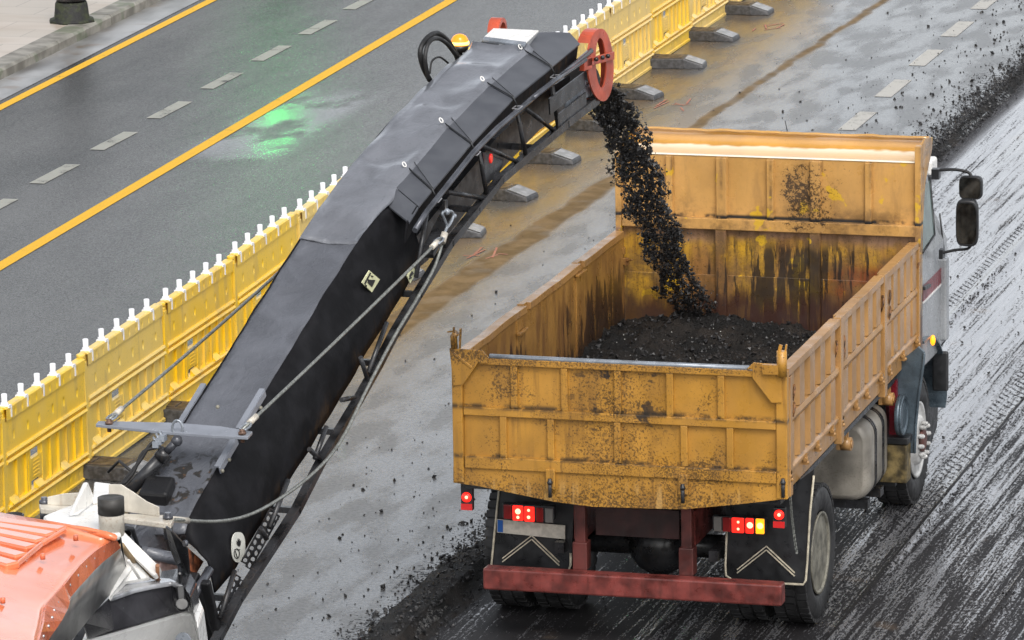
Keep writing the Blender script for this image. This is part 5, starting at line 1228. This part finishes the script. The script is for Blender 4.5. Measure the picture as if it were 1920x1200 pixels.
skp = [((214, 1008), (223, 1026)), ((196, 1019), (207, 1039)), ((177, 1032), (190, 1053)), ((161, 1046), (174, 1069)), ((146, 1061), (160, 1085)), ((131, 1079), (144, 1102)), ((117, 1098), (129, 1120)), ((100, 1117), (127, 1132)), ((84, 1137), (124, 1144)), ((81, 1152), (120, 1153)), ((79, 1168), (113, 1166)), ((74, 1185), (99, 1184)), ((68, 1205), (84, 1205)), ((60, 1240), (64, 1240))]
skirt_t = [Q(*p, ZH-.03) for p, q in skp]; skirt_b = [Q(*q, ZH-.13) for p, q in skp]
b = MB(); b.loft([[a, c] for a, c in zip(skirt_t, skirt_b)], closed=False); sk_ = b.build('hood_skirt', M['skirt'], hood, thick=.012)
b = MB()
for k in range(13):
    for v in (.45,): p = skirt_t[k].lerp(skirt_b[k], v).lerp(skirt_t[k+1].lerp(skirt_b[k+1], v), .5); b.ball(p+Vector((.006, -.01, .008)), .011, 8)
for q in ((110, 1127), (122, 1127), (86, 1153), (98, 1170), (82, 1183)): b.ball(Q(*q, ZH-.13)+Vector((.01, -.02, .01)), .011, 8)
b.build('rivet', M['bright'], sk_)
b = MB()
for q in ((80, 1039), (142, 1004), (5, 1121)): p = hp_(*q); b.lathe(p, [(-.03, .015), (.0, .015), (.003, .010)], 12, 'Z')
b.each('hood_bolt', M['skirt'], hood)
b = MB(); b.prism([Q(x, y, ZH-.02) for x, y in [(-40, 1158), (0, 1160), (63, 1165), (68, 1180), (62, 1215), (-40, 1215)]], (0, 0, -.06)); b.build('front_lip', M['hood'], hood, .015)
# stainless side below the hood
g = G('brushed_steel'); c = g.mix(g.ramp(g.noise(5, 4, g.vec((1, 1, .4))), .3, .7), (.25, .255, .25), (.46, .46, .45)); c = g.mix(g.mul(g.ramp(g.noise(9, 5), .55, .7), .4), c, (.12, .115, .10)); M['inox'] = g.out(c, .3, metal=.75)
b = MB(); ft = [Q(x, y, ZH-.16) for x, y in [(222, 1022), (176, 1064), (128, 1112), (82, 1160), (40, 1202)]]
fb = [Q(x, y, 2.35) for x, y in [(238, 1076), (205, 1112), (172, 1150), (140, 1190), (105, 1230)]]
b.loft([[a, c] for a, c in zip(resample(ft, 10), resample(fb, 10))], closed=False, smooth=True); b.build('stainless_panel', M['inox'], MM, thick=.01)
b = MB(); b.tube([Q(226, 1008, 2.7), Q(230, 1035, 2.6), Q(237, 1070, 2.4)], .006, 6); b.build('drain_wire', M['black'], MM)
# dark and white lower cowls at the machine's right front
b = MB()
dt = [Q(x, y, 2.32) for x, y in [(153, 1168), (205, 1122), (253, 1105), (285, 1098), (320, 1092), (345, 1100), (357, 1120)]]
db = [Q(x, y, 2.10) for x, y in [(162, 1200), (214, 1186), (258, 1173), (290, 1163), (325, 1153), (350, 1147), (364, 1152)]]
b.loft([[a, c, c+Vector((-.1, .4, -.1)), a+Vector((-.1, .4, -.02))] for a, c in zip(dt, db)]); b.build('dark_cowl', plain('wet_dark_cowl', (.042, .042, .048), .22, var=.2, coat=.4), MM, .015)
b = MB(); b.prism([Q(x, y, 2.33) for x, y in [(205, 1121), (233, 1087), (283, 1082), (320, 1084), (340, 1093), (345, 1099), (320, 1091), (285, 1097), (253, 1104)]], (0, 0, -.03)); b.build('cowl_top', plain('cowl_sheen', (.30, .31, .33), .10, var=.3, coat=1.0), MM, .01)  # sheen on the dark cowl's top, put into a paler base colour
b = MB()
wt = [Q(x, y, 2.09) for x, y in [(150, 1204), (167, 1199), (214, 1185), (258, 1172), (300, 1160), (345, 1147), (361, 1150), (370, 1172)]]
wb = [Q(x, y, 1.75) for x, y in [(150, 1286), (167, 1280), (214, 1268), (258, 1255), (300, 1243), (345, 1230), (366, 1230), (380, 1245)]]
b.loft([[a, c, c+Vector((-.1, .4, 0)), a+Vector((-.1, .4, 0))] for a, c in zip(wt, wb)]); b.build('white_cowl', plain('clean_white_cowl', (.90, .90, .88), .3, var=.03, grime=.1), MM, .03)
b = MB(); p = Q(345, 1200, 1.96); b.lathe(p, [(-.02, .05), (.0, .05), (.01, .035)], 16, 'Y'); b.build('cowl_cap', M['greysteel'], MM)
b = MB(); b.bar(Q(337, 1100, 2.34), Q(341, 1140, 2.22), .04, .05); b.tube([Q(341, 1136, 2.24), Q(341, 1132, 2.26)], .04, 10); b.tube([Q(338, 1098, 2.3), Q(337, 1075, 2.42)], .012, 8); b.build('cowl_latch', M['black'], MM, .01)
# tall dark mirror
b = MB(); b.prism([Q(x, y, z) for x, y, z in [(309, 988, 2.75), (322, 997, 2.72), (352, 1030, 2.55), (356, 1078, 2.3), (350, 1086, 2.28), (335, 1072, 2.3), (318, 1030, 2.5)]], (-.012, .05, 0)); b.build('rear_view_mirror', M['black'], MM, .012)
b = MB(); b.tube([Q(337, 1060, 2.4), Q(337, 1095, 2.25)], .014, 8); b.tube([Q(345, 1019, 2.62), Q(350, 1018, 2.62)], .02, 8); b.build('mirror_arm', M['darksteel'], MM)
b = MB(); b.tube([Q(296, 1088, 2.33), Q(295, 1060, 2.45)], .013, 8); b.tube([Q(296, 1088, 2.33), Q(296, 1096, 2.3)], .02, 8); b.build('copper_sensor', plain('copper_stub', (.42, .20, .10), .5), MM)
# pivot frame under the conveyor foot
b = MB(); b.prism([PC(x, y, .25) for x, y in [(352, 1027), (382, 1053), (367, 1078), (352, 1066)]], CEv*-.05); b.build('rusty_pivot', plain('flaking_red_paint', (.22, .07, .03), .6, var=.6, vs=14, grime=.6), MM)
b = MB(); b.prism([PC(x, y, .1) for x, y in [(312, 1034), (340, 1040), (345, 1085), (300, 1088), (298, 1062)]], CEv*-.05); b.build('pivot_housing', plain('chalky_pink_paint', (.36, .25, .23), .55, var=.3, vs=10, grime=.7, gcol=(.16, .04, .03)), MM)
b = MB(); b.tube([PC(393, 1068, .36), PC(362, 1120, .36)], .03, 12); b.build('support_rod', M['darksteel'], MM)
b = MB(); b.bar(PC(360, 1085, .3), PC(400, 1190, .3), .12, .06, CEv); b.bar(PC(385, 1090, .42), PC(405, 1180, .42), .05, .06, CEv); b.build('conveyor_mount', M['tar'], MM, .01)
b = MB(); b.prism([PC(x, y, .0) for x, y in [(250, 1000), (270, 950), (350, 1000), (345, 1060), (300, 1060), (255, 1040)]], CEv*-.02+Vector((0, 0, -.02))); b.tube([PC(262, 1034, .0), PC(340, 1050, .2)], .04, 10); b.build('feed_hood', M['cover'], MM)
b = MB(); b.tube([PC(235, 990, 0), PC(248, 992, 0), PC(258, 1025, 0)], .016, 8); b.build('grab_handle', M['black'], MM)
b = MB(); b.box(-1.9, -.6, -13.5, -9.8, .5, 2.0); b.box(-2.3, -.7, -13.4, -12.2, .05, .6); b.box(-1.6, -1.2, -9.8, -6.0, .5, 1.2); b.build('machine_frame', M['blackpaint'], MM, .03)
